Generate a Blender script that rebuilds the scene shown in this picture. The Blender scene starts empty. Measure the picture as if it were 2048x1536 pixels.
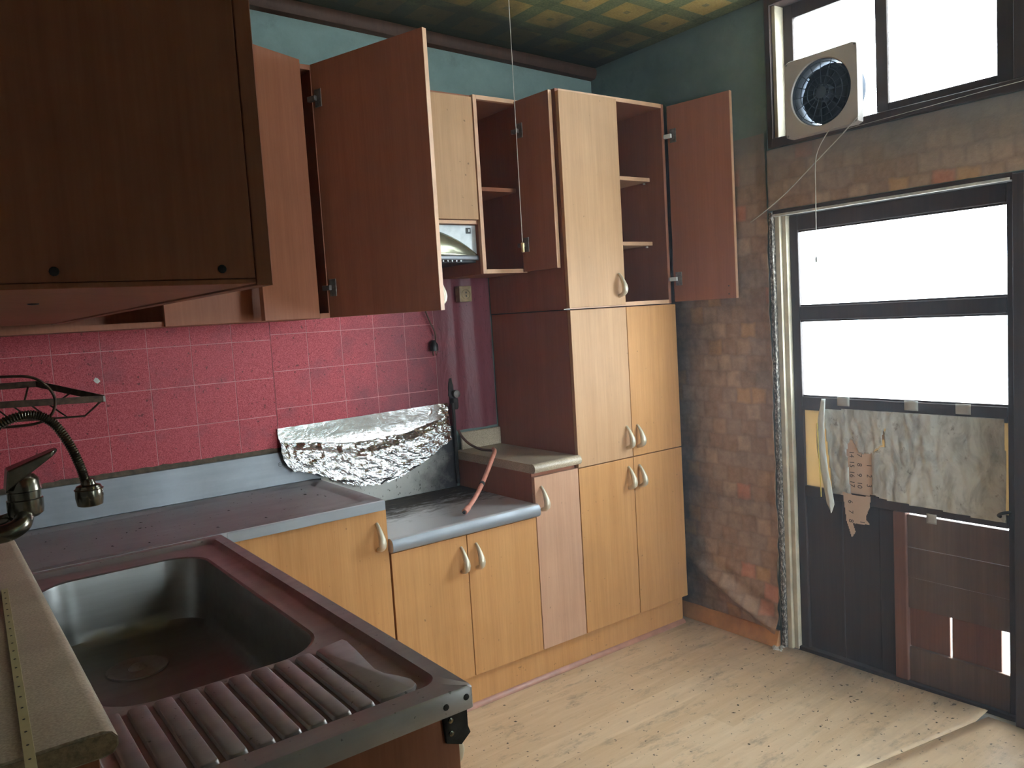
import bpy, bmesh, math, random
from mathutils import Vector, Matrix, noise
random.seed(7)
S = bpy.context.scene
COL = S.collection
R = math.radians

# ------------------------------------------------------------------ camera
cam_d = bpy.data.cameras.new('camera'); cam = bpy.data.objects.new('camera', cam_d); COL.objects.link(cam)
cam_d.sensor_fit = 'HORIZONTAL'; cam_d.sensor_width = 36.0; cam_d.lens = 1606.44 / 2048 * 36
cam_d.clip_start = 0.02
rot = Matrix.Rotation(R(-36.40269), 3, 'Z') @ Matrix.Rotation(R(85.05906), 3, 'X') @ Matrix.Rotation(R(-3.49392), 3, 'Z')
cam.matrix_world = Matrix.Translation((0.2749, -2.8549, 1.3906)) @ rot.to_4x4()
S.camera = cam

# ------------------------------------------------------------------ daylight: bright overcast sky outside the glazed door and window
W = bpy.data.worlds.new('overcast_sky'); S.world = W; W.use_nodes = True
bg = W.node_tree.nodes['Background']
bg.inputs['Color'].default_value = (0.90, 0.97, 1.0, 1); bg.inputs['Strength'].default_value = 32.0
def portal(name, loc, sy, sz, rot=(0, R(90), 0)):
    l = bpy.data.lights.new(name, 'AREA'); l.shape = 'RECTANGLE'; l.size = sz; l.size_y = sy
    l.cycles.is_portal = True
    o = bpy.data.objects.new(name, l); COL.objects.link(o); o.location = loc
    o.rotation_euler = rot
portal('door_daylight', (3.03, -1.41, 1.32), 0.74, 0.66)
portal('window_daylight', (3.05, -1.40, 2.21), 0.80, 0.46)
portal('fill_window_portal', (2.10, -5.27, 1.55), 1.30, 1.40, (R(-90), 0, 0))  # portal for the added fill window, unseen behind the viewer

vs = S.view_settings
vs.view_transform = 'Standard'; vs.look = 'None'; vs.gamma = 1.0; vs.use_curve_mapping = False; vs.exposure = 0.0
S.cycles.use_denoising = True; S.cycles.use_adaptive_sampling = True; S.cycles.adaptive_threshold = 0.04
S.cycles.max_bounces = 8; S.cycles.diffuse_bounces = 5; S.cycles.glossy_bounces = 4; S.cycles.transparent_max_bounces = 12
S.cycles.sample_clamp_indirect = 20.0

# ------------------------------------------------------------------ material helpers
class NT:
    def __init__(s, name):
        s.m = bpy.data.materials.new(name); s.m.use_nodes = True; s.t = s.m.node_tree
        s.b = s.t.nodes['Principled BSDF']; s.out = s.t.nodes['Material Output']
    def n(s, typ, **kw):
        nd = s.t.nodes.new('ShaderNode' + typ)
        for k, v in kw.items():
            if k in nd.inputs: s.set(nd.inputs[k], v)
            else: setattr(nd, k, v)
        return nd
    def set(s, sock, v):
        if isinstance(v, bpy.types.NodeSocket): s.t.links.new(v, sock)
        else:
            if hasattr(sock, 'default_value') and sock.type == 'RGBA' and len(v) == 3: v = (*v, 1)
            sock.default_value = v
    def pos(s, scale=(1, 1, 1), loc=(0, 0, 0)):
        g = s.n('NewGeometry'); mp = s.n('Mapping'); s.t.links.new(g.outputs['Position'], mp.inputs['Vector'])
        mp.inputs['Scale'].default_value = scale; mp.inputs['Location'].default_value = loc
        return mp.outputs['Vector']
    def noise(s, vec, scale, detail=4, rough=0.55, dist=0.0):
        nd = s.n('TexNoise', Vector=vec, Scale=scale, Detail=detail, Roughness=rough, Distortion=dist)
        return nd.outputs['Fac']
    def ramp(s, fac, stops, interp='LINEAR'):
        r = s.n('ValToRGB'); s.t.links.new(fac, r.inputs['Fac']); cr = r.color_ramp; cr.interpolation = interp
        while len(cr.elements) < len(stops): cr.elements.new(0.5)
        for e, (p, c) in zip(cr.elements, stops):
            e.position = p; e.color = (c, c, c, 1) if isinstance(c, (int, float)) else (*c, 1)
        return r.outputs['Color']
    def mix(s, fac, a, b, blend='MIX'):
        nd = s.n('MixRGB', blend_type=blend); s.set(nd.inputs['Fac'], fac); s.set(nd.inputs['Color1'], a); s.set(nd.inputs['Color2'], b)
        return nd.outputs['Color']
    def math(s, op, a, b=0.0, c=0.0):
        nd = s.n('Math', operation=op); s.set(nd.inputs[0], a); s.set(nd.inputs[1], b); s.set(nd.inputs[2], c)
        return nd.outputs[0]
    def xyz(s, vec):
        nd = s.n('SeparateXYZ', Vector=vec); return nd.outputs
    def bump(s, h, strength=0.2, dist=0.01):
        nd = s.n('Bump', Height=h, Strength=strength, Distance=dist); s.t.links.new(nd.outputs['Normal'], s.b.inputs['Normal'])
    def fin(s, color=None, rough=0.5, metal=0.0, spec=0.5):
        if color is not None: s.set(s.b.inputs['Base Color'], color)
        s.set(s.b.inputs['Roughness'], rough); s.set(s.b.inputs['Metallic'], metal); s.set(s.b.inputs['Specular IOR Level'], spec)
        return s.m

def wood(name, c1, c2, rough=0.50, dirt=0.30, speck=True, spec=0.22):
    t = NT(name)
    g = t.noise(t.pos((26, 26, 0.9)), 1.0, 6, 0.6, 0.4)
    col = t.ramp(g, [(0.25, c1), (0.75, c2)])
    f = t.noise(t.pos((160, 160, 5)), 1.0, 3, 0.6)
    col = t.mix(0.22, col, t.ramp(f, [(0.35, tuple(x * 0.72 for x in c1)), (0.65, c2)]))
    d = t.ramp(t.noise(t.pos((1, 1, 1)), 3.0, 5, 0.6), [(0.42, 0.0), (0.8, 1.0)])
    col = t.mix(t.math('MULTIPLY', d, dirt), col, tuple(x * 0.5 for x in c1))
    if speck:
        sp = t.ramp(t.noise(t.pos((1, 1, 1)), 70, 2, 0.5), [(0.71, 0.0), (0.75, 1.0)])
        col = t.mix(t.math('MULTIPLY', sp, 0.55), col, (0.07, 0.035, 0.02))
    t.bump(f, 0.04, 0.002)
    return t.fin(col, rough, 0, spec)

def plain(name, col, rough=0.5, metal=0.0, spec=0.5, var=0.25, scale=18):
    t = NT(name)
    nz = t.noise(t.pos(), scale, 5, 0.6)
    c = t.ramp(nz, [(0.3, tuple(x * (1 - var) for x in col)), (0.7, tuple(min(1, x * (1 + var * 0.6)) for x in col))])
    return t.fin(c, rough, metal, spec)

def steel(name, base, rough, dust=0.5, dustcol=(0.30, 0.27, 0.26), spots=True):
    t = NT(name)
    nz = t.noise(t.pos((3, 40, 40)), 1.0, 3)
    b = t.ramp(nz, [(0.3, tuple(x * 0.85 for x in base)), (0.7, base)])
    d = t.ramp(t.noise(t.pos(), 7, 6, 0.65), [(0.3, 0.35), (0.7, 1.0)])
    fac = t.math('MULTIPLY', d, dust)
    col = t.mix(fac, b, dustcol)
    if spots:
        sp = t.ramp(t.noise(t.pos(), 95, 2, 0.5), [(0.70, 0.0), (0.74, 1.0)])
        col = t.mix(t.math('MULTIPLY', sp, 0.6), col, (0.05, 0.045, 0.045))
    met = t.math('MULTIPLY_ADD', fac, -1.0, 1.0)
    rg = t.math('MULTIPLY_ADD', fac, 0.4, rough)
    t.bump(t.noise(t.pos(), 60, 3), 0.03, 0.002)
    return t.fin(col, rg, met, 0.5)

M = {}
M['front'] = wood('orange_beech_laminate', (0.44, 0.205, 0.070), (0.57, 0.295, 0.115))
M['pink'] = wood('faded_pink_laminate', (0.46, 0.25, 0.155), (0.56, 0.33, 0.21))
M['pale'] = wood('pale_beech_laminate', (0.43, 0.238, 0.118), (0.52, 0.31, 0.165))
M['side'] = wood('shaded_reddish_laminate', (0.31, 0.118, 0.065), (0.39, 0.155, 0.088), 0.5, 0.3, False)  # shade on sides and inner faces put into a darker laminate colour
M['edge'] = plain('lit_edge_laminate', (0.62, 0.36, 0.21), 0.45, var=0.15)  # lighter laminate copy, light on the board edges put into the colour
M['nickel'] = plain('satin_cream_nickel', (0.60, 0.53, 0.40), 0.38, 0.35, 0.5, 0.1)
M['sink'] = steel('sink_steel', (0.46, 0.43, 0.42), 0.30, 0.50, (0.21, 0.165, 0.155))
M['bowl'] = steel('bowl_steel', (0.34, 0.34, 0.33), 0.34, 0.28, (0.16, 0.145, 0.13), False)
M['steel'] = steel('counter_steel', (0.36, 0.36, 0.37), 0.34, 0.74, (0.31, 0.275, 0.275))
M['steel_clean'] = steel('apron_steel', (0.34, 0.36, 0.39), 0.36, 0.50, (0.16, 0.16, 0.165), False)
M['hood'] = plain('hood_silver_paint', (0.46, 0.48, 0.48), 0.32, 0.6)
M['black'] = plain('black_plastic', (0.02, 0.02, 0.022), 0.5)
M['chrome'] = plain('tarnished_chrome', (0.19, 0.17, 0.13), 0.22, 0.9, 0.5, 0.4, 30)
M['rackwire'] = plain('rusty_plated_wire', (0.10, 0.06, 0.04), 0.45, 0.6, 0.5, 0.5, 60)
M['white'] = plain('white_plastic', (0.75, 0.74, 0.70), 0.4, var=0.1)
M['cream'] = plain('aged_cream_paint', (0.56, 0.49, 0.36), 0.55, var=0.35, scale=9)
M['darkwood'] = wood('dark_brown_painted_wood', (0.045, 0.030, 0.026), (0.075, 0.048, 0.040), 0.42, 0.3, False)
M['redwood'] = wood('reddish_brown_wood', (0.17, 0.075, 0.048), (0.24, 0.11, 0.07), 0.5, 0.4, False)
M['ply'] = wood('old_plywood', (0.14, 0.088, 0.062), (0.21, 0.135, 0.095), 0.6, 0.5, False)
M['trimwood'] = wood('dark_moulding_wood', (0.045, 0.022, 0.014), (0.08, 0.04, 0.025), 0.6, 0.4, False)
M['chip'] = plain('raw_chipboard', (0.30, 0.22, 0.13), 0.85, var=0.45, scale=150)
M['rubber'] = plain('salmon_rubber_hose', (0.58, 0.23, 0.16), 0.5, var=0.25, scale=60)
M['brownwire'] = plain('brown_cable', (0.10, 0.05, 0.035), 0.5)
M['string'] = plain('grey_string', (0.45, 0.42, 0.36), 0.8)
M['brass'] = plain('brass_knob', (0.55, 0.42, 0.20), 0.35, 0.7)
M['bakelite'] = plain('yellowed_plastic', (0.33, 0.24, 0.13), 0.45, var=0.4, scale=40)
M['soot'] = plain('sooty_iron', (0.025, 0.02, 0.018), 0.75, var=0.6, scale=60)
M['valve'] = plain('grey_valve_metal', (0.22, 0.20, 0.18), 0.5, 0.5, var=0.5, scale=80)
M['tape'] = plain('frosted_tape', (0.45, 0.44, 0.40), 0.35, var=0.15)
M['fanplate'] = plain('fan_cream_plastic', (0.45, 0.40, 0.37), 0.4, var=0.12, scale=5)
M['fandark'] = plain('fan_navy_plastic', (0.035, 0.045, 0.065), 0.75, 0, 0.2)
M['ink'] = plain('calendar_ink', (0.03, 0.025, 0.025), 0.8)
M['grime'] = plain('brown_grime_sealant', (0.10, 0.07, 0.045), 0.8, var=0.5, scale=50)
M['joint'] = plain('pale_pink_joint', (0.62, 0.26, 0.27), 0.7, var=0.2)
M['dimwall'] = plain('low_bounce_plaster', (0.20, 0.19, 0.17), 0.9)  # kept dark so the unseen walls throw little light back
M['skirting'] = plain('orange_vinyl_skirting', (0.52, 0.24, 0.085), 0.45, var=0.3, scale=12)
M['inwall'] = plain('dim_room_plaster', (0.50, 0.48, 0.45), 0.9)
M['yard'] = plain('yard_concrete', (0.45, 0.45, 0.44), 0.9)
M['deadpaint'] = plain('pale_peeled_paint', (0.62, 0.60, 0.56), 0.8, var=0.3, scale=40)
M['redstrip'] = plain('pinkish_brown_vinyl_strip', (0.40, 0.19, 0.13), 0.4, var=0.2)
M['yellowstrip'] = plain('pale_yellow_plastic', (0.50, 0.43, 0.22), 0.45, var=0.15)

def m_ledge():
    t = NT('beige_postformed_laminate')
    f = t.noise(t.pos(), 260, 2, 0.5)
    c = t.ramp(f, [(0.35, (0.36, 0.29, 0.20)), (0.65, (0.56, 0.47, 0.34))])
    d = t.ramp(t.noise(t.pos(), 6, 5), [(0.4, 0.0), (0.75, 0.6)])
    return t.fin(t.mix(d, c, (0.22, 0.16, 0.11)), 0.42)
M['ledge'] = m_ledge()

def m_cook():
    t = NT('sooty_shaded_cooktop_steel')
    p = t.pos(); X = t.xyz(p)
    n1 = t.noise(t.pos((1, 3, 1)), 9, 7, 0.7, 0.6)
    grad = t.math('MULTIPLY_ADD', X[1], 3.0, 1.62)                 # burnt-on dirt and the cabinet's cast shadow painted darker towards the back wall
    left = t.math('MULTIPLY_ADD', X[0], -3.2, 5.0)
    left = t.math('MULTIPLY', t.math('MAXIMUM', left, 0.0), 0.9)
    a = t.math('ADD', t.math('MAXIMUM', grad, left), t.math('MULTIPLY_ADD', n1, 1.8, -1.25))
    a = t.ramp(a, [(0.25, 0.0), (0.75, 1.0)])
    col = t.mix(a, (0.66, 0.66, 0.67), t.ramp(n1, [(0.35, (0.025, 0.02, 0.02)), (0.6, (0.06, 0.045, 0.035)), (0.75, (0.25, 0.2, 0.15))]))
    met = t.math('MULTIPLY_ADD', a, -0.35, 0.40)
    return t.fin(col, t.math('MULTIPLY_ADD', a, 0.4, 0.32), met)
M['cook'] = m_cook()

def m_splash():
    t = NT('spattered_splash_steel')
    p = t.pos(); X = t.xyz(p)
    sp = t.ramp(t.noise(t.pos((1, 1, 0.6)), 75, 3, 0.6), [(0.60, 0.0), (0.68, 1.0)])
    n1 = t.noise(p, 9, 5, 0.65)
    sx = t.math('ADD', t.math('MULTIPLY_ADD', X[0], 3.0, -5.35), t.math('MULTIPLY_ADD', n1, 0.9, -0.45))
    soot = t.ramp(sx, [(0.15, 0.0), (0.7, 1.0)])
    c = t.mix(t.math('MULTIPLY', sp, 0.8), (0.50, 0.49, 0.45), (0.05, 0.045, 0.03))
    c = t.mix(soot, c, (0.035, 0.032, 0.037))
    return t.fin(c, 0.42, t.math('MULTIPLY_ADD', soot, -0.45, 0.6))
M['splash'] = m_splash()

def m_pink(film=False):
    t = NT('pink_vinyl_film' if film else 'speckled_pink_tile_print')
    p = t.pos(); X = t.xyz(p)
    f = t.noise(p, 330, 2, 0.6)
    c = t.ramp(f, [(0.32, (0.27, 0.030, 0.042)), (0.5, (0.43, 0.062, 0.078)), (0.68, (0.56, 0.12, 0.13))])
    if film: c = (0.33, 0.055, 0.065)
    n1 = t.noise(p, 5, 6, 0.65)
    g = t.math('ADD', t.math('MULTIPLY_ADD', X[0], 1.6, -2.42), t.math('MULTIPLY_ADD', n1, 1.6, -0.75))
    g = t.ramp(g, [(0.10, 0.0), (0.85, 0.74)])                          # cooking grime round the burner end
    c = t.mix(g, c, (0.125, 0.048, 0.062))
    bl = t.ramp(t.noise(t.pos(loc=(3, 1, 2)), 6, 5, 0.6), [(0.54, 0.0), (0.72, 0.5)])
    c = t.mix(bl, c, (0.16, 0.06, 0.075))
    sp = t.ramp(t.noise(p, 85, 2, 0.5), [(0.68, 0.0), (0.72, 0.7)])
    c = t.mix(sp, c, (0.06, 0.02, 0.025))
    if film:
        w = t.noise(t.pos((1, 1, 0.25)), 22, 4, 0.6, 1.5); t.bump(w, 0.3, 0.012)
    return t.fin(c, 0.42 if film else 0.5, 0, 0.25)
M['tile'] = m_pink(); M['film'] = m_pink(True)

def m_teal():
    t = NT('mouldy_teal_paint')
    p = t.pos(); X = t.xyz(p)
    n1 = t.noise(p, 4, 7, 0.7)
    c = t.ramp(n1, [(0.3, (0.145, 0.20, 0.185)), (0.6, (0.195, 0.265, 0.245)), (0.75, (0.27, 0.33, 0.305))])
    d = t.ramp(t.noise(t.pos(loc=(2, 4, 1)), 5, 7, 0.75), [(0.55, 0.0), (0.8, 0.85)])
    c = t.mix(d, c, (0.10, 0.12, 0.11))
    m = t.math('ADD', t.math('MULTIPLY_ADD', X[2], 7.0, -17.0), t.math('MULTIPLY_ADD', n1, 1.6, -0.9))
    c = t.mix(t.ramp(m, [(0.2, 0.0), (0.9, 0.75)]), c, (0.06, 0.07, 0.06))      # mould band under the ceiling
    t.bump(t.noise(p, 45, 5, 0.7), 0.25, 0.01)
    return t.fin(c, 0.85, 0, 0.2)
M['teal'] = m_teal()

def m_ceiling():
    t = NT('plaid_ceiling_paper')
    p = t.pos((1, 1, 1)); X = t.xyz(p)
    def band(o, per, off):
        q = t.math('ADD', t.math('MULTIPLY', o, 1 / per), off)
        return t.math('ABSOLUTE', t.math('SUBTRACT', t.math('FRACT', q), 0.5))
    bx, by = band(X[0], 0.21, 0.1), band(X[1], 0.21, 0.3)
    sq = t.math('MULTIPLY', t.math('LESS_THAN', bx, 0.34), t.math('LESS_THAN', by, 0.34))
    dot = t.math('MULTIPLY', t.math('LESS_THAN', bx, 0.06), t.math('LESS_THAN', by, 0.06))
    one = t.math('LESS_THAN', t.math('MINIMUM', bx, by), 0.34)
    n1 = t.noise(p, 3.2, 6, 0.65); n2 = t.noise(p, 130, 3)
    c = t.mix(one, (0.075, 0.10, 0.04), (0.13, 0.16, 0.07))
    c = t.mix(sq, c, (0.46, 0.30, 0.07))
    c = t.mix(dot, c, (0.20, 0.17, 0.07))
    c = t.mix(0.35, c, t.ramp(n2, [(0.3, (0.05, 0.06, 0.03)), (0.7, (0.36, 0.33, 0.16))]))
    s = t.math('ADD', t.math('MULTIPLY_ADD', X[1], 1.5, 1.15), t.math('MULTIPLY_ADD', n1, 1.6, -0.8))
    c = t.mix(t.ramp(s, [(0.15, 0.0), (0.9, 0.88)]), c, (0.035, 0.035, 0.03))    # darker towards the kitchen wall
    return t.fin(c, 0.8, 0, 0.2)
M['ceil'] = m_ceiling()

def m_wallpaper():
    t = NT('brick_print_wallpaper')
    p = t.pos(); X = t.xyz(p)
    wob = t.noise(p, 14, 4, 0.6)
    zz = t.math('ADD', t.math('MULTIPLY', X[2], 1 / 0.066), t.math('MULTIPLY', wob, 0.5))
    row = t.math('FLOOR', zz)
    yy = t.math('ADD', t.math('MULTIPLY', X[1], 1 / 0.072), t.math('ADD', t.math('MULTIPLY', row, 0.37), t.math('MULTIPLY', wob, 0.4)))
    colm = t.math('FLOOR', yy)
    cb = t.n('CombineXYZ', X=row, Y=colm)
    wn = t.n('TexWhiteNoise', noise_dimensions='2D', Vector=cb.outputs[0])
    c = t.ramp(wn.outputs['Value'], [(0.0, (0.34, 0.20, 0.13)), (0.3, (0.42, 0.27, 0.175)), (0.5, (0.50, 0.35, 0.25)), (0.7, (0.36, 0.26, 0.21)), (0.88, (0.56, 0.31, 0.12)), (0.95, (0.62, 0.21, 0.12))], 'CONSTANT')
    fy = t.math('ABSOLUTE', t.math('SUBTRACT', t.math('FRACT', yy), 0.5)); fz = t.math('ABSOLUTE', t.math('SUBTRACT', t.math('FRACT', zz), 0.5))
    ed = t.math('ADD', t.math('MAXIMUM', fy, fz), t.math('MULTIPLY_ADD', t.noise(p, 60, 4), 0.16, -0.08))
    c = t.mix(t.ramp(ed, [(0.34, 0.0), (0.50, 0.62)]), c, (0.19, 0.12, 0.09))
    c = t.mix(0.42, c, t.ramp(t.noise(p, 30, 6, 0.7), [(0.3, (0.22, 0.14, 0.095)), (0.7, (0.56, 0.41, 0.30))]))
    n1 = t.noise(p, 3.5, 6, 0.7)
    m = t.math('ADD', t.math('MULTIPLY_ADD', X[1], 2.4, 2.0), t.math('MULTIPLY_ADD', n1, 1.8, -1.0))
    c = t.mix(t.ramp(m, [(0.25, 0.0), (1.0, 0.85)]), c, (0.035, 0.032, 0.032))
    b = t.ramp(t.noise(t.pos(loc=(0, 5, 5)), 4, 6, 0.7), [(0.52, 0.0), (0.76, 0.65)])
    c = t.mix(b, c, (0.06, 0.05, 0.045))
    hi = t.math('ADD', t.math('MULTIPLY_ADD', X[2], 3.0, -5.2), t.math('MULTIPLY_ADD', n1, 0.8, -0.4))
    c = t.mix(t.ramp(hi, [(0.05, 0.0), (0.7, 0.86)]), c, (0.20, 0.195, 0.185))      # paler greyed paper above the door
    t.bump(t.noise(p, 35, 5, 0.7), 0.35, 0.01)
    return t.fin(c, 0.5, 0, 0.45)
M['paper'] = m_wallpaper()

def m_mould():
    t = NT('mouldy_flaking_plaster')
    f = t.noise(t.pos((1, 1, 0.5)), 140, 5, 0.7)
    return t.fin(t.ramp(f, [(0.40, (0.03, 0.028, 0.025)), (0.52, (0.16, 0.13, 0.10)), (0.60, (0.5, 0.47, 0.42))]), 0.9, 0, 0.2)
M['mould'] = m_mould()

def m_floor():
    t = NT('wood_print_vinyl')
    p = t.pos(); X = t.xyz(p)
    row = t.math('FLOOR', t.math('MULTIPLY', X[1], 1 / 0.11))
    xs = t.math('ADD', t.math('MULTIPLY', X[0], 1 / 0.75), t.math('MULTIPLY', row, 0.37))
    cb = t.n('CombineXYZ', X=row, Y=t.math('FLOOR', xs))
    wn = t.n('TexWhiteNoise', noise_dimensions='2D', Vector=cb.outputs[0])
    c = t.ramp(wn.outputs['Value'], [(0.0, (0.58, 0.40, 0.235)), (0.5, (0.66, 0.475, 0.295)), (1.0, (0.72, 0.54, 0.355))])
    g = t.noise(t.pos((3, 30, 1)), 1.0, 6, 0.65, 0.8)
    c = t.mix(0.45, c, t.ramp(g, [(0.3, (0.48, 0.32, 0.18)), (0.7, (0.76, 0.59, 0.41))]))
    n1 = t.noise(p, 3.0, 7, 0.7)
    d = t.math('ADD', t.math('MULTIPLY_ADD', X[0], 0.55, -1.25), t.math('MULTIPLY_ADD', n1, 1.7, -0.75))
    c = t.mix(t.ramp(d, [(0.25, 0.0), (0.85, 0.66)]), c, (0.27, 0.21, 0.155))      # tracked-in dirt by the door
    st = t.ramp(t.noise(t.pos((1, 2.2, 1), (3, 3, 0)), 6, 7, 0.75), [(0.54, 0.0), (0.68, 0.6)])
    c = t.mix(st, c, (0.19, 0.145, 0.10))
    sp = t.ramp(t.noise(p, 48, 3, 0.6), [(0.66, 0.0), (0.69, 1.0)])
    c = t.mix(t.math('MULTIPLY', sp, 0.85), c, (0.04, 0.025, 0.018))
    return t.fin(c, t.math('MULTIPLY_ADD', n1, 0.3, 0.30), 0, 0.4)
M['floor'] = m_floor()

def m_foil():
    t = NT('crumpled_aluminium_foil')
    X = t.xyz(t.pos())
    n1 = t.noise(t.pos((1, 1, 1.5)), 26, 5, 0.62, 2.6)
    n2 = t.noise(t.pos((0.6, 1, 2.2)), 55, 3, 0.6, 1.5)
    low = t.ramp(t.math('MULTIPLY_ADD', X[2], -9.0, 9.0), [(0.15, 0.25), (0.6, 1.0)])     # flatter where it is stuck to the wall
    t.bump(t.math('MULTIPLY', t.math('ADD', n1, t.math('MULTIPLY', n2, 0.6)), low), 0.35, 0.008)
    d = t.ramp(t.noise(t.pos(), 60, 4, 0.6), [(0.60, 0.0), (0.75, 0.7)])
    return t.fin(t.mix(d, (0.80, 0.81, 0.80), (0.30, 0.27, 0.22)), 0.16, 1.0)
M['foil'] = m_foil()

def m_glass(name, pattern):
    t = NT(name)
    tr = t.n('BsdfTransparent'); tl = t.n('BsdfTranslucent'); gl = t.n('BsdfGlossy', Roughness=0.25)
    tr.inputs['Color'].default_value = (0.93, 0.97, 1.0, 1); tl.inputs['Color'].default_value = (0.90, 0.95, 0.97, 1)
    m1 = t.n('MixShader'); m2 = t.n('MixShader')
    fac = 0.2
    if pattern:
        n1 = t.noise(t.pos((1, 1, 1)), 38, 3, 0.5, 2.0)
        fac = t.ramp(n1, [(0.42, 0.25), (0.5, 0.95), (0.58, 0.3)])
        bp = t.n('Bump', Height=n1, Strength=0.6, Distance=0.01); t.t.links.new(bp.outputs[0], gl.inputs['Normal'])
    t.set(m1.inputs[0], fac); t.t.links.new(tr.outputs[0], m1.inputs[1]); t.t.links.new(tl.outputs[0], m1.inputs[2])
    m2.inputs[0].default_value = 0.05; t.t.links.new(m1.outputs[0], m2.inputs[1]); t.t.links.new(gl.outputs[0], m2.inputs[2])
    t.t.links.new(m2.outputs[0], t.out.inputs['Surface'])
    return t.m
M['glass'] = m_glass('frosted_glass', False); M['hammered'] = m_glass('hammered_glass', True)

def m_paper(name, col, trans, stain=True, tcol=None):
    t = NT(name)
    p = t.pos()
    n1 = t.noise(t.pos((1, 1, 0.6)), 14, 6, 0.65, 1.0)
    c = t.ramp(n1, [(0.3, tuple(x * 0.55 for x in col)), (0.55, col), (0.8, tuple(min(1, x * 1.15) for x in col))]) if stain else t.mix(0.0, col, col)
    if stain:
        sp = t.ramp(t.noise(t.pos((1, 1, 0.8)), 30, 5, 0.7), [(0.60, 0.0), (0.70, 0.6)])
        c = t.mix(sp, c, (0.12, 0.09, 0.07))
    df = t.n('BsdfDiffuse', Color=c); tl = t.n('BsdfTranslucent', Color=t.mix(1.0, c, tcol or (trans, trans, trans), 'MULTIPLY'))
    ad = t.n('AddShader'); t.t.links.new(df.outputs[0], ad.inputs[0]); t.t.links.new(tl.outputs[0], ad.inputs[1])
    t.t.links.new(ad.outputs[0], t.out.inputs['Surface'])
    return t.m
M['calfilm'] = m_paper('greyed_paper_backing', (0.62, 0.63, 0.59), 0.10)
M['calendar'] = m_paper('faded_calendar_paper', (0.62, 0.47, 0.36), 0.06, False)
M['yellowpane'] = m_paper('yellowed_fibre_panel', (0.66, 0.55, 0.34), 0.15, False)
M['clearfilm'] = m_paper('cloudy_plastic_film', (0.62, 0.64, 0.60), 0.12, False)

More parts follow.
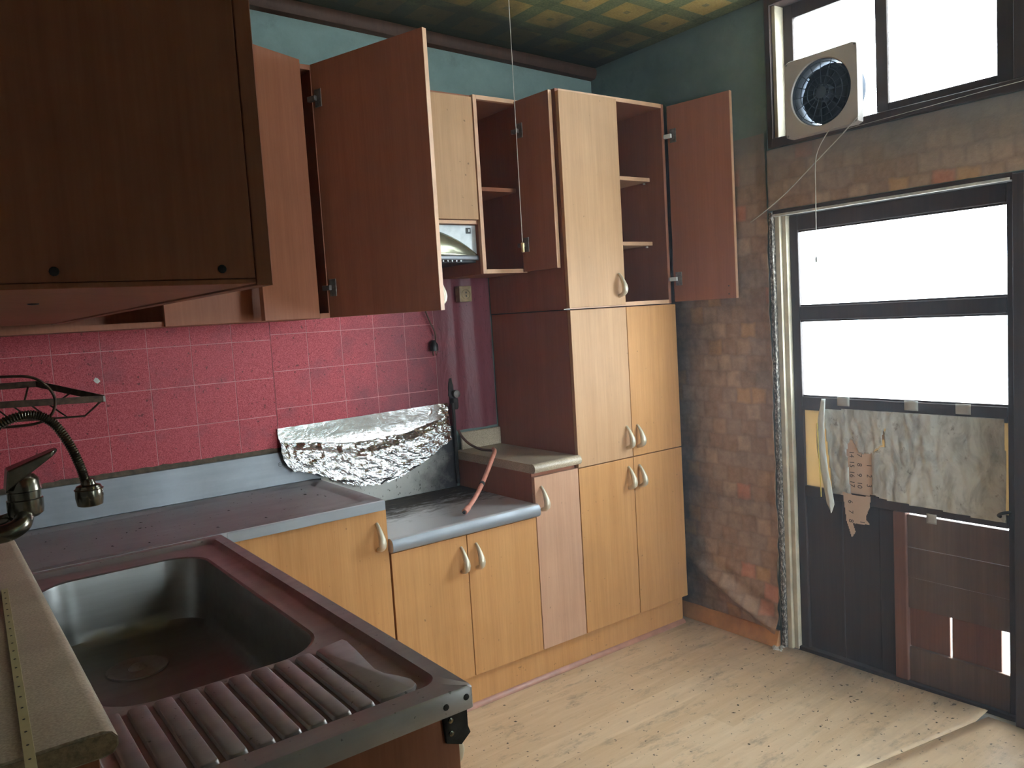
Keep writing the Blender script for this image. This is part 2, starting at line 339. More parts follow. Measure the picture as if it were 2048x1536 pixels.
# ------------------------------------------------------------------ mesh helpers
WC = {}          # world centre of each built object
class MB:
    def __init__(s): s.v = []; s.f = []; s.smooth = False
    def add(s, vs, fs):
        o = len(s.v); s.v += [Vector(v) for v in vs]; s.f += [tuple(i + o for i in f) for f in fs]; return s
    def box(s, x0, x1, y0, y1, z0, z1):
        v = [(x, y, z) for z in (min(z0, z1), max(z0, z1)) for y in (min(y0, y1), max(y0, y1)) for x in (min(x0, x1), max(x0, x1))]
        return s.add(v, [(0, 2, 3, 1), (4, 5, 7, 6), (0, 1, 5, 4), (1, 3, 7, 5), (3, 2, 6, 7), (2, 0, 4, 6)])
    def obox(s, o, u, n, w, th, z0, z1):
        # box starting at o (x,y), running along unit u for w, thickness th along unit n
        o = Vector((o[0], o[1])); u = Vector(u).normalized(); n = Vector(n).normalized()
        p = [o, o + u * w, o + u * w + n * th, o + n * th]
        v = [(q.x, q.y, z) for z in (z0, z1) for q in p]
        f = [(3, 2, 1, 0), (4, 5, 6, 7), (0, 1, 5, 4), (1, 2, 6, 5), (2, 3, 7, 6), (3, 0, 4, 7)]
        if u.x * n.y - u.y * n.x < 0: f = [tuple(reversed(q)) for q in f]
        return s.add(v, f)
    def prism(s, prof, axis, a0, a1):
        # closed 2-D profile extruded along an axis; profile coords are the other two axes in order
        n = len(prof)
        def P(a, p): return {'x': (a, p[0], p[1]), 'y': (p[0], a, p[1]), 'z': (p[0], p[1], a)}[axis]
        v = [P(a0, p) for p in prof] + [P(a1, p) for p in prof]
        f = [(i, (i + 1) % n, n + (i + 1) % n, n + i) for i in range(n)] + [tuple(range(n - 1, -1, -1)), tuple(range(n, 2 * n))]
        return s.add(v, f)
    def tube(s, pts, r, seg=8, caps=True, flat=None):
        pts = [Vector(p) for p in pts]; n = len(pts)
        rr = r if isinstance(r, (list, tuple)) else [r] * n
        o = len(s.v); up = None; vs = []
        for i, p in enumerate(pts):
            t = (pts[min(i + 1, n - 1)] - pts[max(i - 1, 0)]).normalized()
            if up is None:
                up = Vector((0, 0, 1)) if abs(t.z) < 0.9 else Vector((1, 0, 0))
            a = up - t * up.dot(t)
            if a.length < 1e-6: a = t.orthogonal()
            a.normalize(); b = t.cross(a); up = a
            for k in range(seg):
                an = 2 * math.pi * k / seg
                e = (a * math.cos(an) * (flat[0] if flat else 1) + b * math.sin(an) * (flat[1] if flat else 1))
                vs.append(p + e * rr[i])
        fs = [(i * seg + k, i * seg + (k + 1) % seg, (i + 1) * seg + (k + 1) % seg, (i + 1) * seg + k) for i in range(n - 1) for k in range(seg)]
        if caps: fs += [tuple(range(seg - 1, -1, -1)), tuple((n - 1) * seg + k for k in range(seg))]
        s.smooth = True
        return s.add(vs, fs)
    def lathe(s, c, prof, axis='z', seg=24):
        # prof: list of (radius, height along axis)
        vs = []; n = len(prof)
        for r, h in prof:
            for k in range(seg):
                a = 2 * math.pi * k / seg; x, y = r * math.cos(a), r * math.sin(a)
                d = {'z': (x, y, h), 'y': (x, h, y), 'x': (h, x, y)}[axis]
                vs.append((c[0] + d[0], c[1] + d[1], c[2] + d[2]))
        fs = [(i * seg + k, i * seg + (k + 1) % seg, (i + 1) * seg + (k + 1) % seg, (i + 1) * seg + k) for i in range(n - 1) for k in range(seg)]
        fs += [tuple(range(seg - 1, -1, -1)), tuple((n - 1) * seg + k for k in range(seg))]
        s.smooth = True
        return s.add(vs, fs)
    def grid(s, nu, nv, fn, keep=None):
        vs = [fn(i / nu, j / nv) for j in range(nv + 1) for i in range(nu + 1)]
        fs = []
        for j in range(nv):
            for i in range(nu):
                if keep is None or keep((i + .5) / nu, (j + .5) / nv):
                    a = j * (nu + 1) + i; fs.append((a, a + 1, a + nu + 2, a + nu + 1))
        s.smooth = True
        return s.add(vs, fs)
    def loops(s, ls, cap=True):
        n = len(ls[0]); vs = [p for l in ls for p in l]
        fs = [(i * n + k, i * n + (k + 1) % n, (i + 1) * n + (k + 1) % n, (i + 1) * n + k) for i in range(len(ls) - 1) for k in range(n)]
        if cap: fs.append(tuple((len(ls) - 1) * n + k for k in range(n)))
        return s.add(vs, fs)
    def build(s, name, mat, parent=None, bevel=0.0, seg=2, smooth=None, solid=0.0, fixn=True, kind=None, label=None):
        me = bpy.data.meshes.new(name)
        used = sorted({i for f in s.f for i in f}); mp = {o: i for i, o in enumerate(used)}
        vs = [s.v[i] for i in used]; fs = [tuple(mp[i] for i in f) for f in s.f]
        lo = Vector((min(v.x for v in vs), min(v.y for v in vs), min(v.z for v in vs))); hi = Vector((max(v.x for v in vs), max(v.y for v in vs), max(v.z for v in vs)))
        c = (lo + hi) / 2
        me.from_pydata([v - c for v in vs], [], fs)
        if fixn:
            bm = bmesh.new(); bm.from_mesh(me); bmesh.ops.recalc_face_normals(bm, faces=bm.faces); bm.to_mesh(me); bm.free()
        sm = s.smooth if smooth is None else smooth
        if sm:
            me.polygons.foreach_set('use_smooth', [True] * len(me.polygons))
            me.set_sharp_from_angle(angle=R(42))
        me.materials.append(M[mat] if isinstance(mat, str) else mat); me.update()
        return link(name, me, c, parent, bevel, seg, solid, kind, label)

def link(name, me, c, parent=None, bevel=0.0, seg=2, solid=0.0, kind=None, label=None):
    o = bpy.data.objects.new(name, me); COL.objects.link(o)
    if parent is not None:
        o.parent = parent; o.location = c - WC[parent.name]
    else: o.location = c
    WC[o.name] = c.copy()
    if bevel:
        b = o.modifiers.new('bevel', 'BEVEL'); b.width = bevel; b.segments = seg; b.limit_method = 'ANGLE'; b.angle_limit = R(40)
    if solid:
        q = o.modifiers.new('solid', 'SOLIDIFY'); q.thickness = solid
    if kind: o['kind'] = kind
    if label: o['label'] = label
    return o

def thing(name, label, cat, loc, group=None):
    o = bpy.data.objects.new(name, None); COL.objects.link(o); o.location = loc; WC[o.name] = Vector(loc)
    o.empty_display_size = 0.05
    o['label'] = label; o['category'] = cat
    if group: o['group'] = group
    return o
def tag(o, label, cat, group=None):
    o['label'] = label; o['category'] = cat
    if group: o['group'] = group
    return o
def box(name, mat, parent, x0, x1, y0, y1, z0, z1, bevel=0.0012, kind=None, label=None):
    return MB().box(x0, x1, y0, y1, z0, z1).build(name, mat, parent, bevel, 2, kind=kind, label=label)
def dupmesh(name, src, c, parent):          # another object sharing the mesh of src
    o = src.copy(); o.name = name; COL.objects.link(o)
    o.parent = parent; o.location = Vector(c) - WC[parent.name] if parent else Vector(c)
    WC[o.name] = Vector(c); return o
def smoothpath(pts, n=8):
    pts = [Vector(p) for p in pts]; out = []
    for i in range(len(pts) - 1):
        p0, p1, p2, p3 = pts[max(i - 1, 0)], pts[i], pts[i + 1], pts[min(i + 2, len(pts) - 1)]
        for k in range(n):
            t = k / n
            out.append(0.5 * ((2 * p1) + (p2 - p0) * t + (2 * p0 - 5 * p1 + 4 * p2 - p3) * t * t + (3 * p1 - p0 - 3 * p2 + p3) * t ** 3))
    out.append(pts[-1]); return out
def rrect(x0, x1, y0, y1, r, z, n=6):
    out = []
    for cx, cy, a0 in ((x1 - r, y1 - r, 0), (x0 + r, y1 - r, 90), (x0 + r, y0 + r, 180), (x1 - r, y0 + r, 270)):
        for k in range(n + 1):
            a = R(a0 + 90 * k / n); out.append((cx + r * math.cos(a), cy + r * math.sin(a), z))
    return out
def nz(x, y, z=0): return noise.noise(Vector((x, y, z)))
def text_mesh(txt, size, depth=0.0):
    cu = bpy.data.curves.new('lettering', 'FONT'); cu.body = txt; cu.size = size; cu.align_x = 'CENTER'; cu.align_y = 'CENTER'; cu.extrude = depth
    o = bpy.data.objects.new('lettering', cu); COL.objects.link(o)
    bpy.context.view_layer.update()
    me = bpy.data.meshes.new_from_object(o.evaluated_get(bpy.context.evaluated_depsgraph_get()))
    bpy.data.objects.remove(o); bpy.data.curves.remove(cu); return me

XR = 2.947          # inner face of the right wall
XL = 0.22           # inner face of the left wall
def zc(x): return 2.51 + (XR - x) * 0.034

# ================================================================== the setting
fl = box('floor', 'inwall', None, -1.3, 3.07, -5.3, 0.1, -0.14, -0.004, 0, kind='structure')
def seam(x): return -1.722 + 0.19 * (2.944 - x)          # the slanting joint between the two vinyl sheets
def sheet(x0, x1, y0, y1, lip, z=0.0):
    def fn(u, v):
        x = x0 + (x1 - x0) * u; a_ = seam(x) + 0.0012 if lip else y0; b_ = y1 if lip else seam(x) - 0.0012
        y = a_ + (b_ - a_) * v
        zz = z + 0.0006 * nz(x * 5, y * 5)
        if lip:
            d = max(0.0, (x - (x1 - 0.07)) / 0.07); on = 1 / (1 + math.exp(-(-1.0 - y) * 40))
            zz += on * (0.012 + 0.010 * max(0, (-1.35 - y) / 0.45)) * d * d
        return (x, y, zz)
    return MB().grid(70, 90, fn)
sheet(-1.25, 2.944, -1.815, -0.03, True).build('vinyl_sheet', 'floor', fl, solid=0.003, fixn=False)
sheet(-1.25, 2.944, -5.25, -1.8175, False, -0.001).build('vinyl_sheet', 'floor', fl, solid=0.002, fixn=False)

# ceiling, slightly out of level
cb = MB()
cb.add([(-1.3, -5.3, zc(-1.3)), (3.07, -5.3, zc(3.07)), (3.07, 0.1, zc(3.07)), (-1.3, 0.1, zc(-1.3)),
        (-1.3, -5.3, 2.8), (3.07, -5.3, 2.8), (3.07, 0.1, 2.8), (-1.3, 0.1, 2.8)],
       [(0, 1, 2, 3), (7, 6, 5, 4), (0, 4, 5, 1), (1, 5, 6, 2), (2, 6, 7, 3), (3, 7, 4, 0)])
cb.build('ceiling', 'ceil', None, kind='structure')
# brown moulding under the ceiling
tb = MB()
prof = [(0, 0), (-0.03, 0.004), (-0.042, 0.02), (-0.042, 0.04), (-0.032, 0.052), (0, 0.052)]
for a, x in enumerate((XL - 0.1, XR)):
    tb.v += [Vector((x, p[0] - 0.001, zc(x) - 0.053 + p[1])) for p in prof]
n = len(prof)
tb.f += [(i, (i + 1) % n, n + (i + 1) % n, n + i) for i in range(n)] + [tuple(range(n - 1, -1, -1)), tuple(range(n, 2 * n))]
tb.build('trim_1', 'trimwood', None, kind='structure', smooth=True)

# back wall
wb = box('wall_back', 'teal', None, -1.3, 3.07, 0.0, 0.1, -0.14, 2.62, 0, kind='structure')
tile_cache = {}
def tiles(panel, xs, zs):
    for i in range(len(xs) - 1):
        for j in range(len(zs) - 1):
            w, h = xs[i + 1] - xs[i] - 0.0022, zs[j + 1] - zs[j] - 0.0022
            c = Vector(((xs[i] + xs[i + 1]) / 2, -0.0046, (zs[j] + zs[j + 1]) / 2))
            key = (round(w, 4), round(h, 4))
            if key in tile_cache: dupmesh('tile', tile_cache[key], c, panel)
            else:
                tile_cache[key] = MB().box(c.x - w / 2, c.x + w / 2, -0.0052, -0.0040, c.z - h / 2, c.z + h / 2).build('tile', 'tile', panel, 0.0004, 1)
pa = box('backsplash_panel', 'joint', wb, 0.225, 1.3055, -0.0042, 0, 0.945, 1.43, 0, label='faded pink tile-pattern backsplash behind the sink run')
tiles(pa, [0.225, 0.334] + [0.473 + 0.139 * k for k in range(7)], [0.945, 1.078, 1.215, 1.352, 1.43])
pb = box('backsplash_panel', 'joint', wb, 1.3075, 1.995, -0.0042, 0, 0.945, 1.50, 0, label='grimy pink tile-pattern backsplash above the burner')
tiles(pb, [1.3075 + 0.1375 * k for k in range(6)], [0.945, 0.967, 1.10, 1.236, 1.37, 1.50])
def film(u, v):
    x = 1.995 + 0.286 * u; z = 0.918 + 0.66 * v
    b = 0.016 * math.exp(-((x - 2.19 + 0.03 * (z - 1.2)) / 0.035) ** 2) + 0.010 * math.exp(-((x - 2.09) / 0.02) ** 2) * (0.5 + 0.5 * math.sin(z * 6))
    return (x, -0.005 - b - 0.003 * abs(nz(x * 30, z * 12)), z)
MB().grid(50, 60, film).build('loose_film', 'film', wb, label='loose wrinkled pink vinyl film beside the tall cabinet')
gb = MB()
def gr(u, v): return (0.23 + 1.8 * u, -0.0075 - 0.002 * nz(u * 90, v), 0.943 + (0.017 + 0.008 * nz(u * 60, 3)) * v)
gb.grid(160, 1, gr); gb.build('grime_line', 'grime', wb, label='brown grime along the foot of the pink backsplash')
chip = [(0.722, 1.262), (0.728, 1.271), (0.735, 1.268), (0.742, 1.258), (0.733, 1.251), (0.727, 1.255)]
MB().prism(chip, 'y', -0.0062, -0.0053).build('paper_scrap', 'deadpaint', wb, label='tiny white scrap stuck to the pink tiles')
# gas-pipe soot smear on the wall
sm = []
for k in range(26):
    a = 2 * math.pi * k / 26
    rr = 1 + 0.3 * nz(k * 0.9, 2)
    sm.append((2.054 + 0.012 * rr * math.cos(a), 1.085 + 0.055 * rr * math.sin(a)))
MB().prism([(p[0], p[1]) for p in sm], 'y', -0.0120, -0.004).build('soot_mark', 'soot', wb)

# left wall stub and the walls of the room behind
box('wall_left', 'dimwall', None, 0.10, XL, -2.15, -0.001, -0.10, 2.59, 0, kind='structure')
box('wall_side', 'dimwall', None, -1.4, -1.3, -5.3, 0.1, -0.14, 2.7, 0, kind='structure')
# unseen additions behind the viewer: wall blocking light off the near cabinet, fill window
box('wall_light_block', 'dimwall', None, -1.3, 1.50, -3.16, -3.06, -0.10, 2.56, 0, kind='structure')
wf = MB(); wf.box(-1.3, 1.45, -5.3, -5.2, -0.1, 2.6).box(2.75, 3.07, -5.3, -5.2, -0.1, 2.6).box(1.45, 2.75, -5.3, -5.2, -0.1, 0.85).box(1.45, 2.75, -5.3, -5.2, 2.25, 2.6)
wf.build('wall_front', 'inwall', None, kind='structure')
w2 = MB().box(1.452, 2.748, -5.252, -5.248, 0.852, 2.248).build('window_fill', 'glass', None, kind='structure')
for a in ((1.452, 1.50, 0.852, 2.248), (2.70, 2.748, 0.852, 2.248), (1.501, 2.699, 0.852, 0.90), (1.501, 2.699, 2.20, 2.248), (2.08, 2.12, 0.901, 2.199)):
    box('frame', 'cream', w2, a[0], a[1], -5.247, -5.205, a[2], a[3], 0.003)

# right wall with door and window openings
DY0, DY1, DZ1 = -0.957, -1.838, 1.722
WY0, WY1, WZ0, WZ1 = -0.962, -1.93, 1.952, 2.505
rw = MB()
rw.box(XR, 3.07, DY0, -0.001, -0.1, 2.508)
rw.box(XR, 3.07, WY1, DY0, DZ1, WZ0)
rw.box(XR, 3.07, -5.3, DY1, -0.1, DZ1).box(XR, 3.07, -5.3, WY1, DZ1, 2.508)
wr = rw.build('wall_right', 'teal', None, kind='structure')
box('ground', 'yard', None, 3.08, 14.0, -12, 9, -0.20, -0.15, 0, kind='structure')
# brick-print wallpaper: beside the cabinet, over the door and right of it
def wp(u, v):
    y = -0.03 - 0.921 * u; z = 0.062 + 1.955 * v
    b = 0.0015 * nz(y * 20, z * 20)
    low = max(0.0, 1 - z / 0.5)
    # a long diagonal fold and smaller ripples where the paper hangs off the plaster
    d = (z - (0.285 + (y + 0.47) * 0.47)) * 0.9
    b += 0.030 * math.exp(-(d / 0.028) ** 2) * min(1, max(0.25, (-y - 0.35) * 3))
    b += 0.013 * math.exp(-((d - 0.10) / 0.022) ** 2) * (0.5 + 0.5 * nz(y * 9, 1)) * low * 2
    b += 0.016 * low * (0.5 + 0.6 * nz(y * 14 + z * 9, z * 10, 4)) * (1 if z > 0.08 else .4)
    b += 0.004 * max(0, nz(y * 9, z * 5, 7))
    if u > 0.955:                                       # curling torn edge by the door frame
        e = (u - 0.955) / 0.045; b += e * (0.006 + 0.010 * max(0, nz(z * 7, 5))); y += 0.004 * nz(z * 25, 9) + 0.008 * nz(z * 5, 2)
    return (XR - 0.004 - max(0, b), y, z)
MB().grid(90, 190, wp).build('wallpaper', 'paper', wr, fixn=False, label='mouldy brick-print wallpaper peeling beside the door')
def torn(u, v):
    z = 0.09 + 1.5 * v; e = 0.006 + 0.010 * max(0, nz(z * 7, 5))
    return (XR - 0.006 - e - 0.002 * u, -0.951 + 0.004 * nz(z * 25, 9) + 0.008 * nz(z * 5, 2) - 0.0045 * u * (1 + 0.9 * nz(z * 13, 8)), z)
MB().grid(1, 220, torn).build('torn_edge', 'deadpaint', wr, fixn=False, label='pale torn edge of the wallpaper')
def wp2(u, v):
    y = -0.953 - 1.6 * u; z = DZ1 + 0.002 + (WZ0 - DZ1 - 0.004) * v
    return (XR - 0.002 - 0.003 * max(0, nz(y * 6, z * 9)), y, z)
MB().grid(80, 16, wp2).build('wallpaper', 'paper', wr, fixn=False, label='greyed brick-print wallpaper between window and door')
def wp3(u, v):
    y = DY1 - 0.026 - 1.2 * u; z = 0.01 + 1.71 * v
    return (XR - 0.002 - 0.003 * max(0, nz(y * 6, z * 9)), y, z)
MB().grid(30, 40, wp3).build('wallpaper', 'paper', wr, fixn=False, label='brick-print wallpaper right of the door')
# turned-up vinyl skirting and crumbling plaster by the door frame
MB().prism([(XR - 0.001, 0.0), (XR - 0.034, 0.0), (XR - 0.030, 0.012), (XR - 0.010, 0.062), (XR - 0.001, 0.064)], 'y', -0.03, -0.945).build('baseboard_right', 'skirting', None, 0.002, kind='structure')
cr = MB()
for k in range(26):
    y = -0.950 + random.uniform(-0.025, 0.02); s_ = random.uniform(0.004, 0.011); x = XR - 0.022 + random.uniform(-0.03, 0.012)
    a, b, c_ = x, y, s_ * 0.5
    pts = [(a + s_ * math.cos(t) * random.uniform(.6, 1.2), b + s_ * math.sin(t) * random.uniform(.6, 1.2), 0.001) for t in (0, 1.3, 2.6, 3.9, 5.1)]
    cr.add(pts + [(a, b, s_)], [(0, 1, 2, 3, 4), (0, 1, 5), (1, 2, 5), (2, 3, 5), (3, 4, 5), (4, 0, 5)])
cr.build('plaster_crumbs', 'deadpaint', fl, kind='stuff', label='crumbled plaster at the foot of the door frame')

# added blue scatter volume standing in for the glare veil around the window
hz = NT('glare_veil'); vsn = hz.n('VolumeScatter'); vsn.inputs['Color'].default_value = (0.72, 0.86, 1.0, 1); vsn.inputs['Density'].default_value = 0.034; vsn.inputs['Anisotropy'].default_value = 0.0
hz.t.nodes.remove(hz.b); hz.t.links.new(vsn.outputs[0], hz.out.inputs['Volume']); M['haze'] = hz.m
hb = MB().box(1.0, 2.885, -2.95, -0.87, 0.03, 2.44).build('glare_veil_volume', 'haze', None, kind='stuff'); tag(hb, 'bluish volume standing in for the glare veil before the window', 'haze')

# dry crumbs and flakes scattered on the floor
cr = MB()
def crumb(mb, x, y, z, s_):
    k_ = random.choice((4, 5, 6)); a0 = random.uniform(0, 6.28); st_ = random.uniform(1, 2.6)
    pts = []
    for q in range(k_):
        t_ = 6.283 * q / k_; px_, py_ = s_ * st_ * math.cos(t_) * random.uniform(.6, 1.2), s_ * math.sin(t_) * random.uniform(.6, 1.2)
        pts.append((x + px_ * math.cos(a0) - py_ * math.sin(a0), y + px_ * math.sin(a0) + py_ * math.cos(a0), z))
    mb.add(pts + [(x, y, z + s_ * 0.6)], [tuple(range(k_))] + [(q, (q + 1) % k_, k_) for q in range(k_)])
for k in range(150):
    crumb(cr, random.uniform(1.0, 2.9), random.uniform(-1.7, -0.56), 0.0012, random.choice((0.0012, 0.0016, 0.002, 0.0026, 0.0042)) )
for k in range(60):
    crumb(cr, random.gauss(2.75, 0.12), random.gauss(-1.25, 0.25), 0.0012, random.uniform(0.0012, 0.0035))
cr.build('floor_crumbs', 'grime', fl, kind='stuff', label='dark crumbs and flakes scattered over the vinyl')

# ------------------------------------------------------------------ glazed door
d1 = bpy.data.objects.new('door_1', None); COL.objects.link(d1); d1.location = (3.0, -1.4, 0.0); WC['door_1'] = Vector((3.0, -1.4, 0.0)); d1['kind'] = 'structure'
d1['label'] = 'old dark door with two frosted panes and boarded lower half'
box('casing', 'mould', d1, 2.936, 2.958, -0.957, -0.9725, 0.0, 1.716, 0.002, label='mould-speckled casing strip')
box('jamb', 'cream', d1, 2.952, 3.06, -0.973, -0.9935, 0.0, 1.700, 0.002, label='cream painted jamb')
box('jamb', 'cream', d1, 2.966, 3.06, -0.994, -1.0125, 0.0, 1.700, 0.002, label='cream painted door stop')
box('jamb', 'darkwood', d1, 2.938, 3.06, -1.806, -1.838, 0.0, 1.716, 0.002)
box('head', 'darkwood', d1, 2.940, 3.06, -0.974, -1.806, 1.700, 1.7215, 0.002)
MB().prism([(2.936, 1.699), (2.950, 1.699), (2.950, 1.704), (2.938, 1.708)], 'y', -0.975, -1.80).build('head_bead', 'deadpaint', d1, label='chipped pale bead under the door head')
LX0, LX1 = 2.985, 3.016
def leaf(name, mat, y0, y1, z0, z1, x0=LX0, x1=LX1, bv=0.003, label=None): return box(name, mat, d1, x0, x1, y0, y1, z0, z1, bv, label=label)
leaf('stile', 'darkwood', -1.014, -1.049, 0.012, 1.699)
leaf('stile', 'darkwood', -1.771, -1.8045, 0.012, 1.699)
leaf('rail', 'darkwood', -1.0495, -1.7705, 1.640, 1.699)
leaf('rail', 'darkwood', -1.0495, -1.7705, 1.302, 1.353)
leaf('rail', 'darkwood', -1.0495, -1.7705, 0.958, 1.009)
leaf('rail', 'darkwood', -1.0495, -1.7705, 0.620, 0.662)
leaf('rail', 'ply', -1.445, -1.7705, 0.012, 0.137, 2.990, 3.012)
leaf('mid_stile', 'redwood', -1.398, -1.443, 0.012, 0.6195, 2.980, 3.014)
for z0, z1 in ((1.353, 1.640), (1.009, 1.302)):
    p = MB().box(2.999, 3.003, -1.0495, -1.7705, z0, z1).build('pane', 'glass', d1)
    for zz in (z0, z1 - 0.007):
        box('glazing_bead', 'darkwood', p, 2.990, 2.9985, -1.050, -1.770, zz, zz + 0.007, 0.001)
box('panel', 'yellowpane', d1, 2.998, 3.003, -1.0495, -1.7705, 0.662, 0.958, 0, label='yellowed translucent panel behind the paper')
leaf('board', 'darkwood', -1.0495, -1.195, 0.012, 0.6195, 2.996, 3.012)
leaf('board', 'darkwood', -1.1965, -1.340, 0.012, 0.6195, 2.996, 3.012)
leaf('board', 'darkwood', -1.3415, -1.3975, 0.012, 0.6195, 2.992, 3.012)
leaf('board', 'ply', -1.4435, -1.7705, 0.498, 0.6125, 2.992, 3.010, 0.001)
leaf('board', 'ply', -1.4435, -1.7705, 0.390, 0.4965, 2.991, 3.010, 0.001)
leaf('board', 'ply', -1.4435, -1.7705, 0.279, 0.3885, 2.992, 3.010, 0.001)
leaf('board', 'redwood', -1.4435, -1.579, 0.1375, 0.2785, 3.001, 3.012, 0.001)
leaf('board', 'redwood', -1.586, -1.741, 0.1375, 0.2785, 3.001, 3.012, 0.001)
box('threshold', 'darkwood', d1, 2.972, 3.07, -0.975, -1.838, -0.10, 0.0116, 0.002)
MB().tube(smoothpath([(2.984, -1.775, 0.675), (2.968, -1.775, 0.678), (2.966, -1.758, 0.672), (2.970, -1.748, 0.664), (2.980, -1.750, 0.658)], 5), 0.005, 8).build('hook', 'soot', d1, label='black iron hook on the door edge')
bpy.ops.object.select_all(action='DESELECT') if False else None

# ------------------------------------------------------------------ window over the door
w1 = bpy.data.objects.new('window_1', None); COL.objects.link(w1); w1.location = (3.0, -1.45, 1.952); WC['window_1'] = Vector((3.0, -1.45, 1.952)); w1['kind'] = 'structure'
w1['label'] = 'dark framed sliding window with hammered glass under the ceiling'
box('frame', 'darkwood', w1, 2.936, 3.06, -0.966, -0.988, 1.955, 2.503, 0.002)
box('frame_lining', 'cream', w1, 2.950, 3.06, -0.9885, -1.004, 1.988, 2.470, 0.002, label='bare pale lining of the window frame')
box('frame', 'darkwood', w1, 2.930, 3.06, -0.9885, -1.929, 1.953, 1.987, 0.003)
box('frame', 'darkwood', w1, 2.936, 3.06, -0.9885, -1.929, 2.4705, 2.503, 0.002)
box('frame', 'darkwood', w1, 2.936, 3.06, -1.812, -1.929, 1.988, 2.470, 0.003)
def sash(x, y0, y1, z0, z1, gy0, gy1, gz0, gz1, lab):
    s_ = box('sash', 'darkwood', w1, x - 0.012, x + 0.012, y0, gy0, z0, z1, 0.002, label=lab)
    box('sash_stile', 'darkwood', s_, x - 0.012, x + 0.012, gy1, y1, z0, z1, 0.002)
    box('sash_rail', 'darkwood', s_, x - 0.012, x + 0.012, gy0, gy1, z0, gz0, 0.002)
    box('sash_rail', 'darkwood', s_, x - 0.012, x + 0.012, gy0, gy1, gz1, z1, 0.002)
    MB().box(x - 0.002, x + 0.002, gy0, gy1, gz0, gz1).build('pane', 'hammered', s_)
sash(3.012, -1.0045, -1.432, 1.988, 2.470, -1.043, -1.392, 1.997, 2.418, 'outer sash behind the extractor fan')
sash(2.975, -1.380, -1.811, 1.988, 2.470, -1.421, -1.757, 2.018, 2.430, 'inner sash right of the mullion')

# ================================================================== cabinets
DF = -0.528          # plane of the base-cabinet door faces
# one bow handle, shared by every door
def handle_mb(c, n, u):
    # c = mount centre on the face, n = outward, u = sideways (lens thickness), vertical bow
    n = Vector(n); u = Vector(u); pts = []; rr = []
    prof = [(0.0, 0.0, .0036), (.08, .008, .0042), (.2, .016, .0052), (.38, .0245, .0070), (.56, .0310, .0088), (.70, .0330, .0094), (.82, .0305, .0088), (.91, .0225, .0074), (.97, .011, .0060), (1.0, 0.0, .0056)]
    for i in range(len(prof) - 1):
        for k in range(3 if i < len(prof) - 2 else 4):
            q = k / 3; t_, o_, r_ = (prof[i][j] + (prof[i + 1][j] - prof[i][j]) * q for j in range(3))
            pts.append(Vector(c) + n * (o_ + 0.0005) + Vector((0, 0, 0.044 - 0.088 * t_))); rr.append(r_ * 1.3)
    return MB().tube(pts, rr, 10, True, (1.0, 1.05))
HM = {}
def handle(door, c, n=(0, -1, 0), u=(1, 0, 0)):
    key = tuple(round(q, 3) for q in n)
    if key in HM:
        src, base = HM[key]; return dupmesh('handle', src, Vector(c) + base, door)
    o = handle_mb(c, n, u).build('handle', 'nickel', door, label='cream nickel bow handle')
    HM[key] = (o, WC[o.name] - Vector(c)); return o
def carcass(t, x0, x1, y0, y1, z0, z1, mat='side', top=True, back=True, th=0.016, front_edge=True):
    box('side_panel', mat, t, x0, x0 + th, y0, y1, z0, z1, 0.0008)
    box('side_panel', mat, t, x1 - th, x1, y0, y1, z0, z1, 0.0008)
    box('bottom_panel', mat, t, x0 + th, x1 - th, y0, y1, z0, z0 + th, 0.0008)
    if top: box('top_panel', mat, t, x0 + th, x1 - th, y0, y1, z1 - th, z1, 0.0008)
    if back: box('back_panel', mat, t, x0 + th, x1 - th, y1 - 0.006, y1, z0 + th, z1 - th, 0)
def front_door(t, mat, x0, x1, z0, z1, y=DF, lab=None):
    return box('door', mat, t, x0, x1, y, y + 0.018, z0, z1, 0.0012, label=lab)

# tall unit, lower carcass with four doors
t = thing('tall_cabinet', 'tall orange-beech larder cabinet with four closed doors in the corner', 'cabinet', (2.58, -0.26, 0.12))
carcass(t, 2.287, 2.874, -0.508, -0.008, 0.122, 1.3935)
for x0, x1, z0, z1, hx, hz, m in ((2.286, 2.5815, 0.124, 0.780, 2.552, 0.702, 'front'), (2.5845, 2.874, 0.124, 0.780, 2.613, 0.700, 'front'),
                                 (2.286, 2.5815, 0.784, 1.392, 2.552, 0.868, 'pale'), (2.5845, 2.874, 0.784, 1.392, 2.613, 0.866, 'front')):
    d = front_door(t, m, x0, x1, z0, z1); handle(d, (hx, DF, hz))
# tall unit, upper carcass with the right door swung open
t = thing('top_cabinet', 'upper corner cabinet standing on the tall one, right door open', 'cabinet', (2.58, -0.26, 1.397))
carcass(t, 2.285, 2.874, -0.508, -0.008, 1.397, 2.222)
box('bottom_lip', 'deadpaint', t, 2.270, 2.300, -0.512, -0.5085, 1.396, 1.3995, 0, label='pale splinter of edging at the seam')
for z in (1.648, 1.917):
    sh = box('shelf', 'edge', t, 2.302, 2.857, -0.43, -0.016, z, z + 0.016, 0.001)
    MB().lathe((2.853, -0.40, z - 0.004), [(0.0035, -0.005), (0.0035, 0.005)], 'x', 8).build('shelf_pin', 'white', sh)
box('edge_strip', 'edge', t, 2.301, 2.858, -0.5095, -0.5082, 2.206, 2.222, 0)
box('edge_strip', 'edge', t, 2.301, 2.858, -0.5095, -0.5082, 1.397, 1.413, 0)
d = front_door(t, 'pale', 2.2843, 2.583, 1.402, 2.210); handle(d, (2.550, DF, 1.482))
H = Vector((2.868, -0.530)); F = Vector((2.9135, -0.813)); u = (F - H).normalized(); nn = Vector((-u.y, u.x))   # nn points +x
d = MB().obox(H, u, nn, (F - H).length, 0.017, 1.402, 2.208).build('door', 'side', t, 0.0012, label='open door showing its brown inner face')
